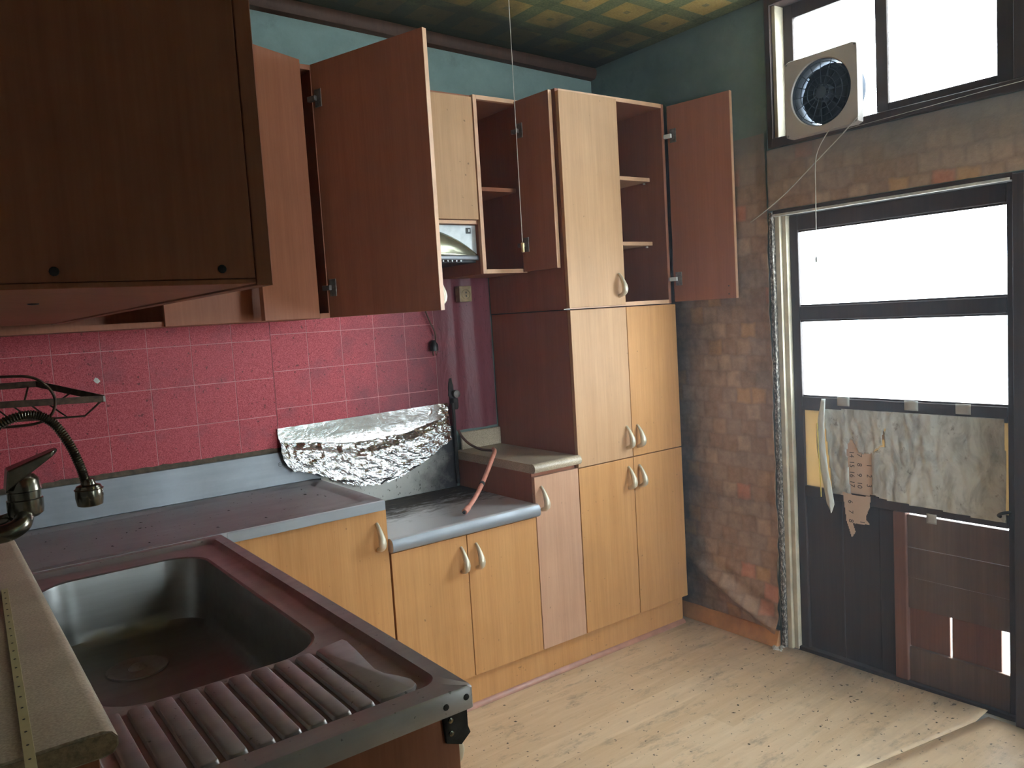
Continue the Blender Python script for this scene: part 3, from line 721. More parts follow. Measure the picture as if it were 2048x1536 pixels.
MB().obox(F + u * 0.0002, u, nn, 0.0012, 0.017, 1.402, 2.208).build('edge_strip', 'edge', d)
def hinge(door, p, u, n_in, z, arm='valve'):
    # concealed hinge: plate on the door's inner face, arm reaching back to the carcass
    p = Vector(p); u = Vector(u).normalized(); n_in = Vector(n_in).normalized()
    h = MB().obox(p + u * 0.012, u, n_in, 0.030, 0.003, z - 0.028, z + 0.028).build('hinge', 'valve', door, 0.001)
    MB().obox(p - u * 0.012, u, n_in, 0.034, 0.013, z - 0.008, z + 0.008).build('hinge_arm', arm, h, 0.001)
for z in (2.085, 1.497): hinge(d, H, u, -nn, z, 'white')
for z in (1.452, 1.420): MB().lathe((F.x - u.x * 0.03 - 0.001, F.y - u.y * 0.03, z), [(0.003, -0.0012), (0.003, 0.0002)], 'x', 8).build('screw_hole', 'black', d)

# narrow base unit with raised beige worktop
t = thing('base_cabinet', 'narrow pinkish base cabinet between cooker shelf and tall cabinet', 'cabinet', (2.175, -0.26, 0.12))
carcass(t, 2.068, 2.2825, -0.508, -0.008, 0.122, 0.7985)
d = front_door(t, 'pink', 2.0665, 2.2815, 0.124, 0.784); handle(d, (2.095, DF, 0.702))
t = thing('worktop', 'short beige rounded-edge worktop on the narrow base cabinet', 'worktop', (2.17, -0.27, 0.80))
pr = [(-0.008, 0.801), (-0.535, 0.801), (-0.547, 0.804), (-0.553, 0.813), (-0.553, 0.824), (-0.547, 0.833), (-0.537, 0.837), (-0.525, 0.835), (-0.035, 0.835), (-0.008, 0.835)]
MB().prism(pr, 'x', 2.053, 2.2825).build('top', 'ledge', t, smooth=True)
MB().prism([(2.053, 0.8015), (2.0535, 0.8015)], 'y', -0.03, -0.5) if False else None
box('upstand', 'ledge', t, 2.078, 2.2825, -0.030, -0.0185, 0.8355, 0.910, 0.004, label='raised beige strip at the back')

# cooker unit
t = thing('base_cabinet', 'low two-door base cabinet under the burner shelf', 'cabinet', (1.76, -0.26, 0.12))
carcass(t, 1.4545, 2.066, -0.508, -0.014, 0.122, 0.638)
for x0, x1, hx in ((1.4575, 1.7520, 1.727), (1.7550, 2.0635, 1.790)):
    d = front_door(t, 'front', x0, x1, 0.124, 0.634); handle(d, (hx, DF, 0.553))
t = thing('cooker_shelf', 'low sooty stainless burner shelf with splash plate behind it', 'worktop', (1.76, -0.27, 0.64))
pr = [(-0.015, 0.641), (-0.540, 0.641), (-0.552, 0.646), (-0.555, 0.656), (-0.554, 0.674), (-0.548, 0.683), (-0.538, 0.688), (-0.525, 0.685), (-0.015, 0.685)]
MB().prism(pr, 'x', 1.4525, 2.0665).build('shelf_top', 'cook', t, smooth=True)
MB().prism([(-0.5425, 0.6405), (-0.5535, 0.646), (-0.5565, 0.656), (-0.5555, 0.674), (-0.5490, 0.6842), (-0.5480, 0.6825), (-0.5540, 0.673), (-0.5550, 0.656), (-0.5520, 0.647), (-0.5425, 0.642)], 'x', 1.4528, 2.0662).build('rolled_front', 'steel_clean', t, smooth=True, label='bright rolled steel front edge')
box('splash_plate', 'splash', t, 1.4525, 2.0515, -0.0145, -0.0085, 0.6855, 0.942, 0.001, label='spattered steel splash plate behind the burner')

# corner base unit under the counter
t = thing('base_cabinet', 'corner base cabinet door half hidden behind the sink unit', 'cabinet', (1.0, -0.26, 0.12))
carcass(t, 0.232, 1.4515, -0.508, -0.014, 0.122, 0.788)
d = front_door(t, 'front', 0.935, 1.4505, 0.124, 0.7865); handle(d, (1.414, DF, 0.702))
# stainless counter
t = thing('steel_counter', 'dusty stainless counter along the pink wall with raised back', 'worktop', (0.84, -0.27, 0.79))
cx0, cx1, cy0, cy1 = 0.2215, 1.4385, -0.5495, -0.009
ls = [rrect(cx0, cx1, cy0, cy1, 0.006, 0.7895), rrect(cx0, cx1, cy0, cy1, 0.006, 0.8185), rrect(cx0 + .002, cx1 - .002, cy0 + .002, cy1 - .002, 0.006, 0.822),
      rrect(cx0 + 0.02, cx1 - 0.045, cy0 + 0.032, cy1 - 0.045, 0.03, 0.8222), rrect(cx0 + 0.028, cx1 - 0.053, cy0 + 0.040, cy1 - 0.053, 0.028, 0.8165),
      rrect(cx0 + 0.034, cx1 - 0.059, cy0 + 0.046, cy1 - 0.059, 0.026, 0.8155)]
MB().loops(ls).build('counter_top', 'steel', t, smooth=True)
cr = MB()
for k in range(70): crumb(cr, random.uniform(0.3, 1.36), random.uniform(-0.49, -0.08), 0.8165, random.choice((0.0008, 0.0012, 0.0018, 0.003)))
cr.build('crumbs', 'soot', t, kind='stuff', label='black crumbs on the counter')
box('apron', 'steel_clean', t, 0.935, 1.4380, -0.5515, -0.5498, 0.7895, 0.8195, 0.0006, label='shiny front lip of the counter')
up = box('upstand', 'steel_clean', t, 0.2215, 1.4515, -0.0165, -0.0085, 0.8225, 0.943, 0.002, label='folded steel upstand behind the counter')
kc = Vector((1.300, -0.0170, 0.899))
MB().tube([kc + Vector((0.0075 * math.cos(2 * math.pi * k / 20), 0, 0.0075 * math.sin(2 * math.pi * k / 20))) for k in range(21)], 0.0007, 5, False).build('stamped_mark', 'black', up)
me = text_mesh('KS', 0.0085); me.materials.append(M['black'])
o = link('stamped_letters', me, kc, up); o.rotation_euler = (R(90), 0, 0)
fr = MB()
for a, b in (((0.013, -0.006), (0.027, -0.006)), ((0.013, 0.006), (0.027, 0.006)), ((0.013, -0.006), (0.013, 0.006)), ((0.027, -0.006), (0.027, 0.006))):
    fr.tube([kc + Vector((a[0], 0, a[1])), kc + Vector((b[0], 0, b[1]))], 0.0006, 4)
fr.build('stamped_frame', 'black', up)

# sink unit running towards the viewer
SX0, SX1, SY0, SY1 = 0.408, 0.9190, -1.831, -0.5535
t = thing('sink_cabinet', 'dark wooden sink cabinet end nearest the viewer', 'cabinet', (0.66, -1.2, 0.0))
box('end_panel', 'side', t, SX0 + 0.004, 0.902, -1.806, -1.790, 0.0, 0.7845, 0.001)
box('end_panel', 'side', t, SX0 + 0.004, 0.902, -0.571, -0.555, 0.0, 0.7845, 0.001)
for k in range(3):
    y1 = -0.572 - 0.405 * k
    d = box('door', 'front', t, 0.884, 0.902, y1 - 0.402, y1, 0.11, 0.780, 0.0012)
    handle(d, (0.902, y1 - 0.36, 0.69), (1, 0, 0), (0, 1, 0))
box('plinth', 'side', t, 0.84, 0.856, -1.789, -0.572, 0.0, 0.108, 0.001)
br = MB(); br.prism([(0.872, 0.784), (0.917, 0.784), (0.917, 0.748), (0.921, 0.736), (0.903, 0.722), (0.876, 0.733)], 'y', -1.812, -1.8065)
b_ = br.build('corner_bracket', 'soot', t, 0.0008, label='bent dark metal bracket under the sink corner')
for z in (0.768, 0.747): MB().lathe((0.885, -1.8135, z), [(0.0038, 0.0022), (0.0045, 0.0008), (0.0045, -0.0005), (0.002, -0.0015)], 'y', 10).build('screw', 'chrome', b_)
t = thing('kitchen_sink', 'dirty stainless sink with deep bowl and ribbed drainer', 'sink', (0.66, -1.19, 0.785))
BX0, BX1, BY0, BY1 = 0.446, 0.822, -1.490, -0.658
N = 8
ls = [rrect(SX0, SX1, SY0, SY1, 0.006, 0.7855, N), rrect(SX0, SX1, SY0, SY1, 0.006, 0.818, N), rrect(SX0 + .003, SX1 - .003, SY0 + .003, SY1 - .003, 0.008, 0.822, N),
      rrect(SX0 + 0.012, 0.888, -1.787, -0.578, 0.035, 0.8222, N), rrect(SX0 + 0.016, 0.880, -1.780, -0.588, 0.034, 0.8125, N), rrect(SX0 + 0.018, 0.874, -1.776, -0.594, 0.033, 0.8105, N),
      rrect(BX0 - .006, BX1 + 0.008, BY0 - .008, BY1 + 0.008, 0.095, 0.8095, N)]
MB().loops(ls, False).build('rim', 'sink', t, smooth=True)
ls = [rrect(BX0 - .006, BX1 + 0.008, BY0 - .008, BY1 + 0.008, 0.095, 0.8095, N), rrect(BX0 - .001, BX1 + .002, BY0 - .002, BY1 + .002, 0.09, 0.807, N), rrect(BX0, BX1, BY0, BY1, 0.088, 0.800, N),
      rrect(BX0 + .008, BX1 - .008, BY0 + .008, BY1 - .008, 0.085, 0.68, N), rrect(BX0 + .014, BX1 - .014, BY0 + .014, BY1 - .014, 0.08, 0.655, N), rrect(BX0 + .035, BX1 - .035, BY0 + .035, BY1 - .035, 0.07, 0.640, N),
      rrect(0.542, 0.682, -0.955, -0.815, 0.069, 0.634, N)]
bw = MB().loops(ls).build('bowl', 'bowl', t, smooth=True)
MB().lathe((0.612, -0.885, 0.634), [(0.067, 0.0004), (0.066, 0.004), (0.058, 0.0045), (0.052, 0.001), (0.02, 0.002), (0.012, 0.010), (0.004, 0.011)], 'z', 32).build('drain_strainer', 'sink', bw, label='round drain basket')
# raised bars of the drainer, each its own piece, the last one widened with an S-shaped side
def bar(x0, x1, y0, y1):
    return MB().loops([rrect(x0, x1, y0, y1, 0.006, 0.8108, 3), rrect(x0 + .002, x1 - .002, y0 + .002, y1 - .002, 0.006, 0.8165, 3), rrect(x0 + .004, x1 - .004, y0 + .004, y1 - .004, 0.005, 0.8175, 3)])
b0 = None
for k in range(9):
    x0 = 0.4425 + 0.0388 * k
    if b0 is None: b0 = bar(x0, x0 + 0.0305, -1.769, -1.514).build('drainer_rib', 'sink', t, smooth=True); c0 = WC[b0.name]
    else: dupmesh('drainer_rib', b0, c0 + Vector((0.0388 * k, 0, 0)), t)
def wide(z, e):
    L = [(0.7925 + e, -1.765 + e), (0.7925 + e, -1.516 - e), (0.800, -1.512 - e), (0.852 - e, -1.500 - e), (0.855 - e, -1.515), (0.848 - e, -1.58), (0.841 - e, -1.635), (0.838 - e, -1.66), (0.842 - e, -1.685), (0.855 - e, -1.71), (0.864 - e, -1.735), (0.862 - e, -1.755), (0.850 - e, -1.768 + e), (0.82, -1.770 + e), (0.80, -1.769 + e)]
    return [(x, y, z) for x, y in L]
MB().loops([wide(0.8108, 0), wide(0.8165, .002), wide(0.8175, .004)]).build('drainer_rib', 'sink', t, smooth=True)
for x, z in ((0.868, 0.802), (0.905, 0.806)): MB().lathe((x, SY0 - 0.0003, z), [(0.0052, 0.0), (0.0045, -0.0016), (0.002, -0.002)], 'y', 10).build('rivet', 'black', t)

# raised ledge box along the left wall
t = thing('ledge', 'raised beige rounded-edge ledge box left of the sink', 'ledge', (0.31, -1.15, 0.0))
pr = [(XL + 0.001, 0.890), (0.410, 0.890), (0.420, 0.893), (0.426, 0.901), (0.426, 0.911), (0.420, 0.919), (0.409, 0.923), (XL + 0.001, 0.923)]
MB().prism(pr, 'y', -1.802, -0.556).build('ledge_top', 'ledge', t, smooth=True)
MB().prism([(p[0] - 0.002 if p[0] > .3 else p[0], min(max(p[1], 0.892), 0.919)) for p in pr], 'y', -1.8035, -1.8022).build('raw_end', 'chip', t, label='raw chipboard end of the ledge')
box('end_panel', 'side', t, XL + 0.001, 0.404, -1.799, -1.783, 0.0, 0.889, 0.001)
box('side_panel', 'side', t, 0.390, 0.404, -1.782, -0.556, 0.0, 0.889, 0.001)
# perforated yellow strip lying on the ledge
t = thing('plastic_strip', 'pale yellow strip with a row of dark dots on the ledge', 'strip', (0.34, -1.5, 0.9235))
A, B = Vector((0.3615, -1.05)), Vector((0.3225, -1.93)); uu = (B - A).normalized(); pp = Vector((-uu.y, uu.x))
MB().obox(A, uu, pp, (B - A).length, 0.0115, 0.9238, 0.9258).build('strip', 'yellowstrip', t, 0.0004)
dt = None
for k in range(22):
    q = A + uu * (0.03 + 0.039 * k) + pp * 0.0055
    if dt is None: dt = MB().lathe((q.x, q.y, 0.9259), [(0.0016, -0.0003), (0.0016, 0.0004)], 'z', 8).build('dot', 'black', t); cd = WC[dt.name]
    else: dupmesh('dot', dt, (q.x, q.y, cd.z), t)

# plinth along the back run
t = thing('kickboard', 'orange kickboard along the floor under the base cabinets', 'kickboard', (1.9, -0.51, 0.0))
box('board', 'front', t, 0.92, 2.862, -0.506, -0.497, 0.001, 0.1215, 0.001)
MB().prism([(-0.5063, 0.001), (-0.521, 0.001), (-0.520, 0.005), (-0.511, 0.015), (-0.5063, 0.017)], 'x', 0.92, 2.864).build('foot_strip', 'redstrip', t, smooth=True, label='reddish vinyl strip along the floor')

# ------------------------------------------------------------------ wall cabinets
ZB, ZT = 1.416, 2.225
# nearest: the dark cabinet on the left wall
t = thing('wall_cabinet', 'large dark wall cabinet in the left foreground seen from its end', 'cabinet', (0.40, -1.2, 1.44))
NX1, NY0 = 0.5745, -2.0
NZT = 2.36
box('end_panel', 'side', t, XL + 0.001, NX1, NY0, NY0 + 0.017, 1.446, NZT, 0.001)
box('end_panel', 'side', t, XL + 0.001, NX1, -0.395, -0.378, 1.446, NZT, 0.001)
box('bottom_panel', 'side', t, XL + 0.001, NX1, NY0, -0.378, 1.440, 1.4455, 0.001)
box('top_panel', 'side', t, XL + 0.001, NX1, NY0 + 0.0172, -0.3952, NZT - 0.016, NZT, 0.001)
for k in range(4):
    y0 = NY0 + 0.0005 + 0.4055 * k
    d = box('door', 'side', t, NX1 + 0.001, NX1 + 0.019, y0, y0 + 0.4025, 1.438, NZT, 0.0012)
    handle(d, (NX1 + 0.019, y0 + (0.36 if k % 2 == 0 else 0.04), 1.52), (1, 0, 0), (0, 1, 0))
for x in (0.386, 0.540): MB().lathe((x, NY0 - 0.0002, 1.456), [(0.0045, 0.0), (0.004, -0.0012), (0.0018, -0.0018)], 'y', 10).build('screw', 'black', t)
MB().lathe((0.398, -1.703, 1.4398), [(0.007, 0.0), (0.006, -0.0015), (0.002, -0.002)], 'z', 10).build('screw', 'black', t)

# corner wall cabinet with its wide door swung out and a narrow door ajar
t = thing('wall_cabinet', 'corner wall cabinet with wide door swung out towards the viewer', 'cabinet', (0.82, -0.18, ZB))
carcass(t, XL + 0.002, 1.402, -0.352, -0.008, ZB, ZT + 0.006)
box('edge_strip', 'side', t, XL + 0.02, 1.386, -0.3535, -0.3522, ZB, ZB + 0.016, 0)
box('filler_panel', 'side', t, 0.867, 1.128, -0.372, -0.354, ZB, ZT, 0.0012)
L_, R_ = Vector((1.118, -0.500)), Vector((1.330, -0.4085)); u = (R_ - L_).normalized(); nb = Vector((-u.y, u.x))
d = MB().obox(L_, u, nb, (R_ - L_).length, 0.017, ZB, ZT).build('door', 'side', t, 0.0012, label='narrow door hanging ajar')
MB().obox(R_ + nb * 0.0172 - u * 0.05, u, nb, 0.05, 0.018, 1.50, 1.53).build('hinge', 'valve', d, 0.001)
MB().obox(R_ + nb * 0.0172 - u * 0.05, u, nb, 0.05, 0.018, 2.10, 2.13).build('hinge', 'valve', d, 0.001)
H = Vector((1.379, -0.374)); F = Vector((1.530, -0.822)); u = (F - H).normalized(); nn = Vector((-u.y, u.x))
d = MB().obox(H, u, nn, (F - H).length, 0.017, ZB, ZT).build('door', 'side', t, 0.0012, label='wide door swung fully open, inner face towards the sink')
MB().obox(F + u * 0.0002, u, nn, 0.0012, 0.017, ZB, ZT).build('edge_strip', 'edge', d, label='pale lit door edge')
for z in (2.115, 1.513): hinge(d, H, u, -nn, z)
hc = F - u * 0.028 + nn * 0.017
handle_mb((hc.x, hc.y, 1.475), (nn.x, nn.y, 0), (u.x, u.y, 0)).build('handle', 'nickel', d)

# hood cabinet
t = thing('wall_cabinet', 'short beech wall cabinet above the cooker hood', 'cabinet', (1.74, -0.15, 1.745))
carcass(t, 1.406, 2.052, -0.285, -0.008, 1.742, ZT)
box('edge_strip', 'edge', t, 1.424, 2.036, -0.3005, -0.2852, 1.742, 1.754, 0.0006)
front_door(t, 'pale', 1.41, 2.047, 1.758, 2.214, -0.3035)
# cooker hood
t = thing('cooker_hood', 'silver cooker hood with curved visor under the wall cabinet', 'hood', (1.74, -0.15, 1.60))
HX0, HX1 = 1.424, 2.0505
box('body', 'hood', t, HX0, HX1, -0.272, -0.02, 1.628, 1.7405, 0.002)
def visor(u, v):
    x = HX0 + (HX1 - HX0) * u; q = (u - 0.5) * 2
    zt_ = 1.626 + 0.104 * (1 - abs(q) ** 2.4); z = 1.622 + (zt_ - 1.622) * v
    y = -0.2735 - 0.036 * (1 - abs(q) ** 3) * math.cos(v * math.pi / 2) ** 0.8 - 0.004
    return (x, y, z)
MB().grid(40, 10, visor).build('visor', plain('hood_gold_glass', (0.30, 0.29, 0.20), 0.22, 0.7), t, solid=0.003, label='bowed smoky visor')
def lip(u, v):
    q = (u - 0.5) * 2; x = HX0 + (HX1 - HX0) * u
    return (x, -0.279 - 0.037 * (1 - abs(q) ** 3) - 0.004 * math.sin(math.pi * v), 1.606 + 0.018 * v)
MB().grid(40, 5, lip).build('lip', 'steel_clean', t, solid=0.003, label='bright steel lip of the hood')
box('grease_filter', 'black', t, HX0 + 0.006, HX1 - 0.006, -0.270, -0.03, 1.598, 1.6275, 0.002)
sl = None
for k in range(14):
    x = 1.70 + 0.0195 * k
    if sl is None: sl = box('vent_slot', 'hood', t, x, x + 0.006, -0.300, -0.272, 1.600, 1.612, 0.0006); cs = WC[sl.name]
    else: dupmesh('vent_slot', sl, cs + Vector((0.0195 * k, 0, 0)), t)
sw = box('switch', 'black', t, 2.004, 2.026, -0.2745, -0.2722, 1.708, 1.730, 0.001); box('switch_knob', 'hood', sw, 2.011, 2.019, -0.279, -0.2746, 1.714, 1.724, 0.001)

# narrow open wall cabinet beside the tall unit
t = thing('wall_cabinet', 'narrow wall cabinet with open door and empty dark shelves', 'cabinet', (2.165, -0.15, 1.553))
carcass(t, 2.0535, 2.2825, -0.285, -0.008, 1.553, ZT)
for a in ((2.0535, 2.0695, 1.553, ZT), (2.0697, 2.266, 1.553, 1.569), (2.0697, 2.266, ZT - 0.016, ZT)):
    box('edge_strip', 'edge', t, a[0], a[1], -0.303, -0.2852, a[2], a[3], 0.0006)
sh = box('shelf', 'side', t, 2.0697, 2.266, -0.262, -0.016, 1.874, 1.890, 0.001)
H = Vector((2.2435, -0.308)); F = Vector((2.2590, -0.498)); u = (F - H).normalized(); nn = Vector((-u.y, u.x))
d = MB().obox(H, u, nn, (F - H).length, 0.017, 1.556, 2.216).build('door', 'side', t, 0.0012, label='open door edge-on against the tall cabinet')
MB().obox(F + u * 0.0002, u, nn, 0.0012, 0.017, 1.556, 2.216).build('edge_strip', 'edge', d, label='pale lit door edge')
for z in (2.10, 1.66): hinge(d, H, u, -nn, z)

# ================================================================== things on walls, counters and hanging
# extractor fan in the window
FY, FZ = -1.211, 2.099
t = thing('extractor_fan', 'square cream extractor fan with dark round grille in the window', 'fan', (2.95, FY, 1.965))
pl = MB()
outer, inner = [], []
for k in range(72):
    a = 2 * math.pi * (k + 0.5) / 72; c_, s_ = math.cos(a), math.sin(a)
    r_ = min(0.142 / max(abs(c_), 1e-6), 0.137 / max(abs(s_), 1e-6)); q_ = [r_ * c_, r_ * s_]
    if abs(q_[0]) > 0.130 and abs(q_[1]) > 0.125:                    # round the plate's corners
        f_ = 0.012 / math.hypot(abs(q_[0]) - 0.130, abs(q_[1]) - 0.125)
        if f_ < 1: q_ = [math.copysign(0.130 + (abs(q_[0]) - 0.130) * f_, c_), math.copysign(0.125 + (abs(q_[1]) - 0.125) * f_, s_)]
    outer.append(tuple(q_)); inner.append((0.113 * c_, 0.113 * s_))
def ring(ps, x): return [(x, FY + p[0], FZ + p[1]) for p in ps]
pl.loops([ring(outer, 2.927), ring(outer, 2.906), ring([(p[0] * .975, p[1] * .975) for p in outer], 2.900), ring([(p[0] * 1.03, p[1] * 1.03) for p in inner], 2.900), ring(inner, 2.904), ring(inner, 2.928)], False)
pl.build('cover_plate', 'fanplate', t, smooth=True)
MB().loops([ring([(p[0] * .999, p[1] * .999) for p in inner], 2.905), ring([(p[0] * .985, p[1] * .985) for p in inner], 2.905), ring([(p[0] * .985, p[1] * .985) for p in inner], 2.996), ring([(p[0] * 1.02, p[1] * 1.02) for p in inner], 2.996), ring([(p[0] * 1.02, p[1] * 1.02) for p in inner], 2.9285)], False).build('duct', 'fandark', t, smooth=True)
for r_ in (0.030, 0.055, 0.080, 0.103):
    MB().tube([(2.907, FY + r_ * math.cos(2 * math.pi * k / 32), FZ + r_ * math.sin(2 * math.pi * k / 32)) for k in range(33)], 0.0016, 5, False).build('grille_ring', 'fandark', t)
sp0 = None
for k in range(16):
    a = 2 * math.pi * k / 16
    MB().tube([(2.907, FY + 0.02 * math.cos(a), FZ + 0.02 * math.sin(a)), (2.907, FY + 0.1105 * math.cos(a), FZ + 0.1105 * math.sin(a))], 0.0014, 4).build('grille_spoke', 'fandark', t)
MB().lathe((2.910, FY, FZ), [(0.020, -0.003), (0.022, 0.0), (0.03, 0.01), (0.03, 0.05)], 'x', 20).build('motor_hub', 'fandark', t)
for k in range(6):
    a = 2 * math.pi * k / 6 + 0.2
    def bl(u_, v_):
        r_ = 0.028 + 0.064 * u_; th = a + (v_ - 0.5) * 0.85
        return (2.940 + 0.020 * (v_ - 0.5), FY + r_ * math.cos(th), FZ + r_ * math.sin(th))
    MB().grid(6, 6, bl).build('blade', 'fandark', t, solid=0.002)
MB().lathe((2.962, FY, FZ), [(0.1045, -0.002), (0.1045, 0.003)], 'x', 32).build('light_block_disc', 'fandark', t)  # added disc hiding the bright pane behind the grille
for sy in (-1, 1):
    for sz in (-1, 1):
        MB().lathe((2.8995, FY + sy * 0.131, FZ + sz * 0.126), [(0.002, -0.0012), (0.004, 0.0)], 'x', 10).build('screw', 'valve', t)

# grey wires from the fan
fp = smoothpath([(2.897, -1.352, 1.985), (2.900, -1.30, 1.945), (2.905, -1.185, 1.865), (2.915, -1.05, 1.775), (2.930, -0.93, 1.715), (2.937, -0.875, 1.692)], 6)
tag(MB().tube(fp, 0.0024, 6).build('fan_wire', 'string', None), 'thin grey wire sagging from the fan to the open cupboard door', 'wire')
tag(MB().tube(smoothpath([(2.926, -1.345, 1.968), (2.924, -1.30, 1.957), (2.923, -1.5, 1.963), (2.924, -1.75, 1.972), (2.926, -1.92, 1.976)][1:], 6), 0.0009, 5).build('sill_wire', 'string', None), 'hair-thin wire stretched along the window sill', 'wire')
t = thing('pull_string', 'fan pull string with dark weight hanging before the door glass', 'pull cord', (2.902, -1.18, 1.52))
MB().tube(smoothpath([(2.897, -1.245, 1.962), (2.899, -1.205, 1.915), (2.900, -1.186, 1.862), (2.900, -1.183, 1.75), (2.900, -1.181, 1.62), (2.900, -1.179, 1.528)], 6), 0.0017, 5).build('string', 'string', t)
MB().lathe((2.900, -1.179, 1.520), [(0.0025, 0.010), (0.0035, 0.006), (0.004, -0.009), (0.002, -0.010)], 'z', 10).build('weight', 'valve', t)

# ceiling pull cord
t = thing('ceiling_pull_string', 'ceiling pull cord with small brass bell before the open narrow cabinet', 'pull cord', (1.943, -0.70, 1.60))
MB().tube([(1.946, -0.70, zc(1.946) + 0.004), (1.9445, -0.70, 2.1), (1.943, -0.70, 1.628)], 0.0013, 6).build('cord', 'string', t)
MB().lathe((1.943, -0.70, 1.612), [(0.0015, 0.017), (0.006, 0.014), (0.0065, 0.004), (0.0055, 0.001), (0.0055, -0.014), (0.0045, -0.016)], 'z', 14).build('bell_knob', 'brass', t)

# wall socket
t = thing('wall_socket', 'yellowed two-hole wall socket on the pink film under the hood', 'socket', (2.128, -0.02, 1.487))
b_ = box('box', 'bakelite', t, 2.098, 2.158, -0.058, -0.0225, 1.455, 1.520, 0.003)
MB().lathe((2.128, -0.059, 1.485), [(0.021, 0.0), (0.021, -0.003), (0.018, -0.004), (0.0175, -0.001), (0.004, -0.001)], 'y', 24).build('socket_ring', 'bakelite', b_)
for z in (1.492, 1.478): MB().lathe((2.128, -0.0605, z), [(0.0035, -0.0008), (0.0035, 0.0005)], 'y', 10).build('socket_hole', 'black', b_)
# hood lead with plug
t = thing('hood_lead', 'dark unplugged lead with two-pin plug hanging from the hood', 'cable', (1.97, -0.03, 1.27))
MB().tube(smoothpath([(1.915, -0.05, 1.60), (1.925, -0.035, 1.50), (1.945, -0.03, 1.43), (1.965, -0.028, 1.38), (1.985, -0.028, 1.335), (1.985, -0.028, 1.30)], 6), 0.0035, 7).build('cable', 'brownwire', t)
pg = MB().lathe((1.976, -0.028, 1.275), [(0.006, 0.030), (0.010, 0.022), (0.017, 0.012), (0.017, -0.012), (0.015, -0.014)], 'z', 14).build('plug', 'black', t)
for x in (1.969, 1.983): MB().lathe((x, -0.028, 1.252), [(0.0024, 0.010), (0.0024, -0.008), (0.0012, -0.010)], 'z', 8).build('pin', 'chrome', pg)
# gas valve, pipe and hose
t = thing('gas_valve', 'sooty gas pipe with round valve at the right of the foil', 'valve', (2.066, -0.02, 0.95))
MB().tube([(2.0475, -0.030, 1.04), (2.0475, -0.030, 0.93), (2.0475, -0.030, 0.70)], 0.007, 10).build('pipe', 'soot', t)
MB().lathe((2.067, -0.021, 1.075), [(0.014, 0.006), (0.016, 0.0), (0.016, -0.014), (0.010, -0.018)], 'y', 18).build('valve_cap', 'valve', t)
MB().lathe((2.060, -0.024, 1.035), [(0.013, 0.022), (0.015, 0.012), (0.015, -0.016), (0.011, -0.024)], 'z', 14).build('valve_body', 'soot', t)
t = thing('gas_hose', 'salmon rubber gas hose drooping onto the burner shelf', 'hose', (1.80, -0.46, 0.69))
h1 = smoothpath([(2.058, -0.040, 0.925), (2.064, -0.055, 0.898), (2.078, -0.085, 0.868), (2.098, -0.13, 0.848), (2.114, -0.175, 0.8445), (2.114, -0.205, 0.848), (2.100, -0.228, 0.854)], 6)
MB().tube(h1, 0.0055, 8).build('upper_length', 'brownwire', t, label='dark upper length of the hose')
h2 = smoothpath([(2.103, -0.224, 0.855), (2.080, -0.262, 0.852), (2.035, -0.305, 0.832), (1.985, -0.345, 0.802), (1.930, -0.383, 0.765), (1.880, -0.415, 0.735), (1.835, -0.440, 0.712), (1.800, -0.458, 0.699)], 6)
MB().tube(h2, 0.0085, 10).build('hose', 'rubber', t)
q = Vector((1.930, -0.383, 0.765)); dr = (h2[-13] - h2[-11]).normalized()
MB().tube([q - dr * 0.006, q + dr * 0.006], 0.0105, 10).build('clamp', 'soot', t)
e = h2[-1]; dr = (h2[-1] - h2[-4]).normalized()
MB().tube([e - dr * 0.03, e - dr * 0.022, e + dr * 0.006, e + dr * 0.008], [0.0088, 0.0112, 0.0112, 0.009], 12).build('end_collar', 'rubber', t)
MB().tube([e + dr * 0.007, e + dr * 0.012], 0.0065, 10).build('open_end', 'black', t)

# crumpled foil over the splash plate
zb = [(1.30, 0.930), (1.318, 0.890), (1.345, 0.868), (1.42, 0.850), (1.47, 0.822), (1.52, 0.795), (1.58, 0.776), (1.66, 0.766), (1.74, 0.775), (1.82, 0.800), (1.90, 0.832), (1.96, 0.866), (2.02, 0.890)]
def lerp(tb, x):
    if x <= tb[0][0]: return tb[0][1]
    for (a, b), (c, d_) in zip(tb, tb[1:]):
        if x <= c: return b + (d_ - b) * (x - a) / (c - a)
    return tb[-1][1]
def foil(u, v):
    x = 1.300 + 0.728 * u
    top = 1.030 + 0.012 * u + 0.002 * nz(x * 40, 1); bot = lerp(zb, x) + 0.006 * nz(x * 60, 2)
    z = top + (bot - top) * v
    y = -0.013 - 0.006 * v
    k = max(0.0, (v - 0.36) / 0.64)
    y -= 0.034 * min(1, k * 4) * (0.6 + 0.4 * math.sin(k * 2.2)) * math.sin(math.pi * min(1, max(0.03, u))) ** 0.5 + 0.010 * k
    # horizontal crease between the stuck upper half and the lower fold
    y += 0.012 * math.exp(-((v - 0.40 - 0.05 * math.sin(u * 5)) / 0.05) ** 2) * u
    q_ = Vector((x * 15, z * 26, 0))
    fold = 1 - abs(noise.noise(q_)) * 2.2
    f2 = 1 - abs(noise.noise(q_ * 2.7 + Vector((5, 1, 3)))) * 2.2
    jit = noise.noise(Vector((x * 190, z * 190, 3)))
    wall = 0.28 if v < 0.38 else 1.0
    if u > 0.86: wall = max(wall, 0.28 + (u - 0.86) * 6)
    y -= wall * (0.0075 * max(0, fold) + 0.0036 * max(0, f2) + 0.0016 * jit)
    if u > 0.85 and v < 0.4: y -= 0.010 * abs(nz(x * 70, z * 20)) * (u - 0.85) / 0.15
    return (x + 0.004 * nz(z * 40, u * 9), min(y, -0.0175), z)
fo = MB().grid(120, 60, foil); tag(fo.build('foil_sheet', 'foil', None, fixn=False, smooth=False), 'crumpled aluminium foil sheet stuck behind the burner shelf', 'foil')

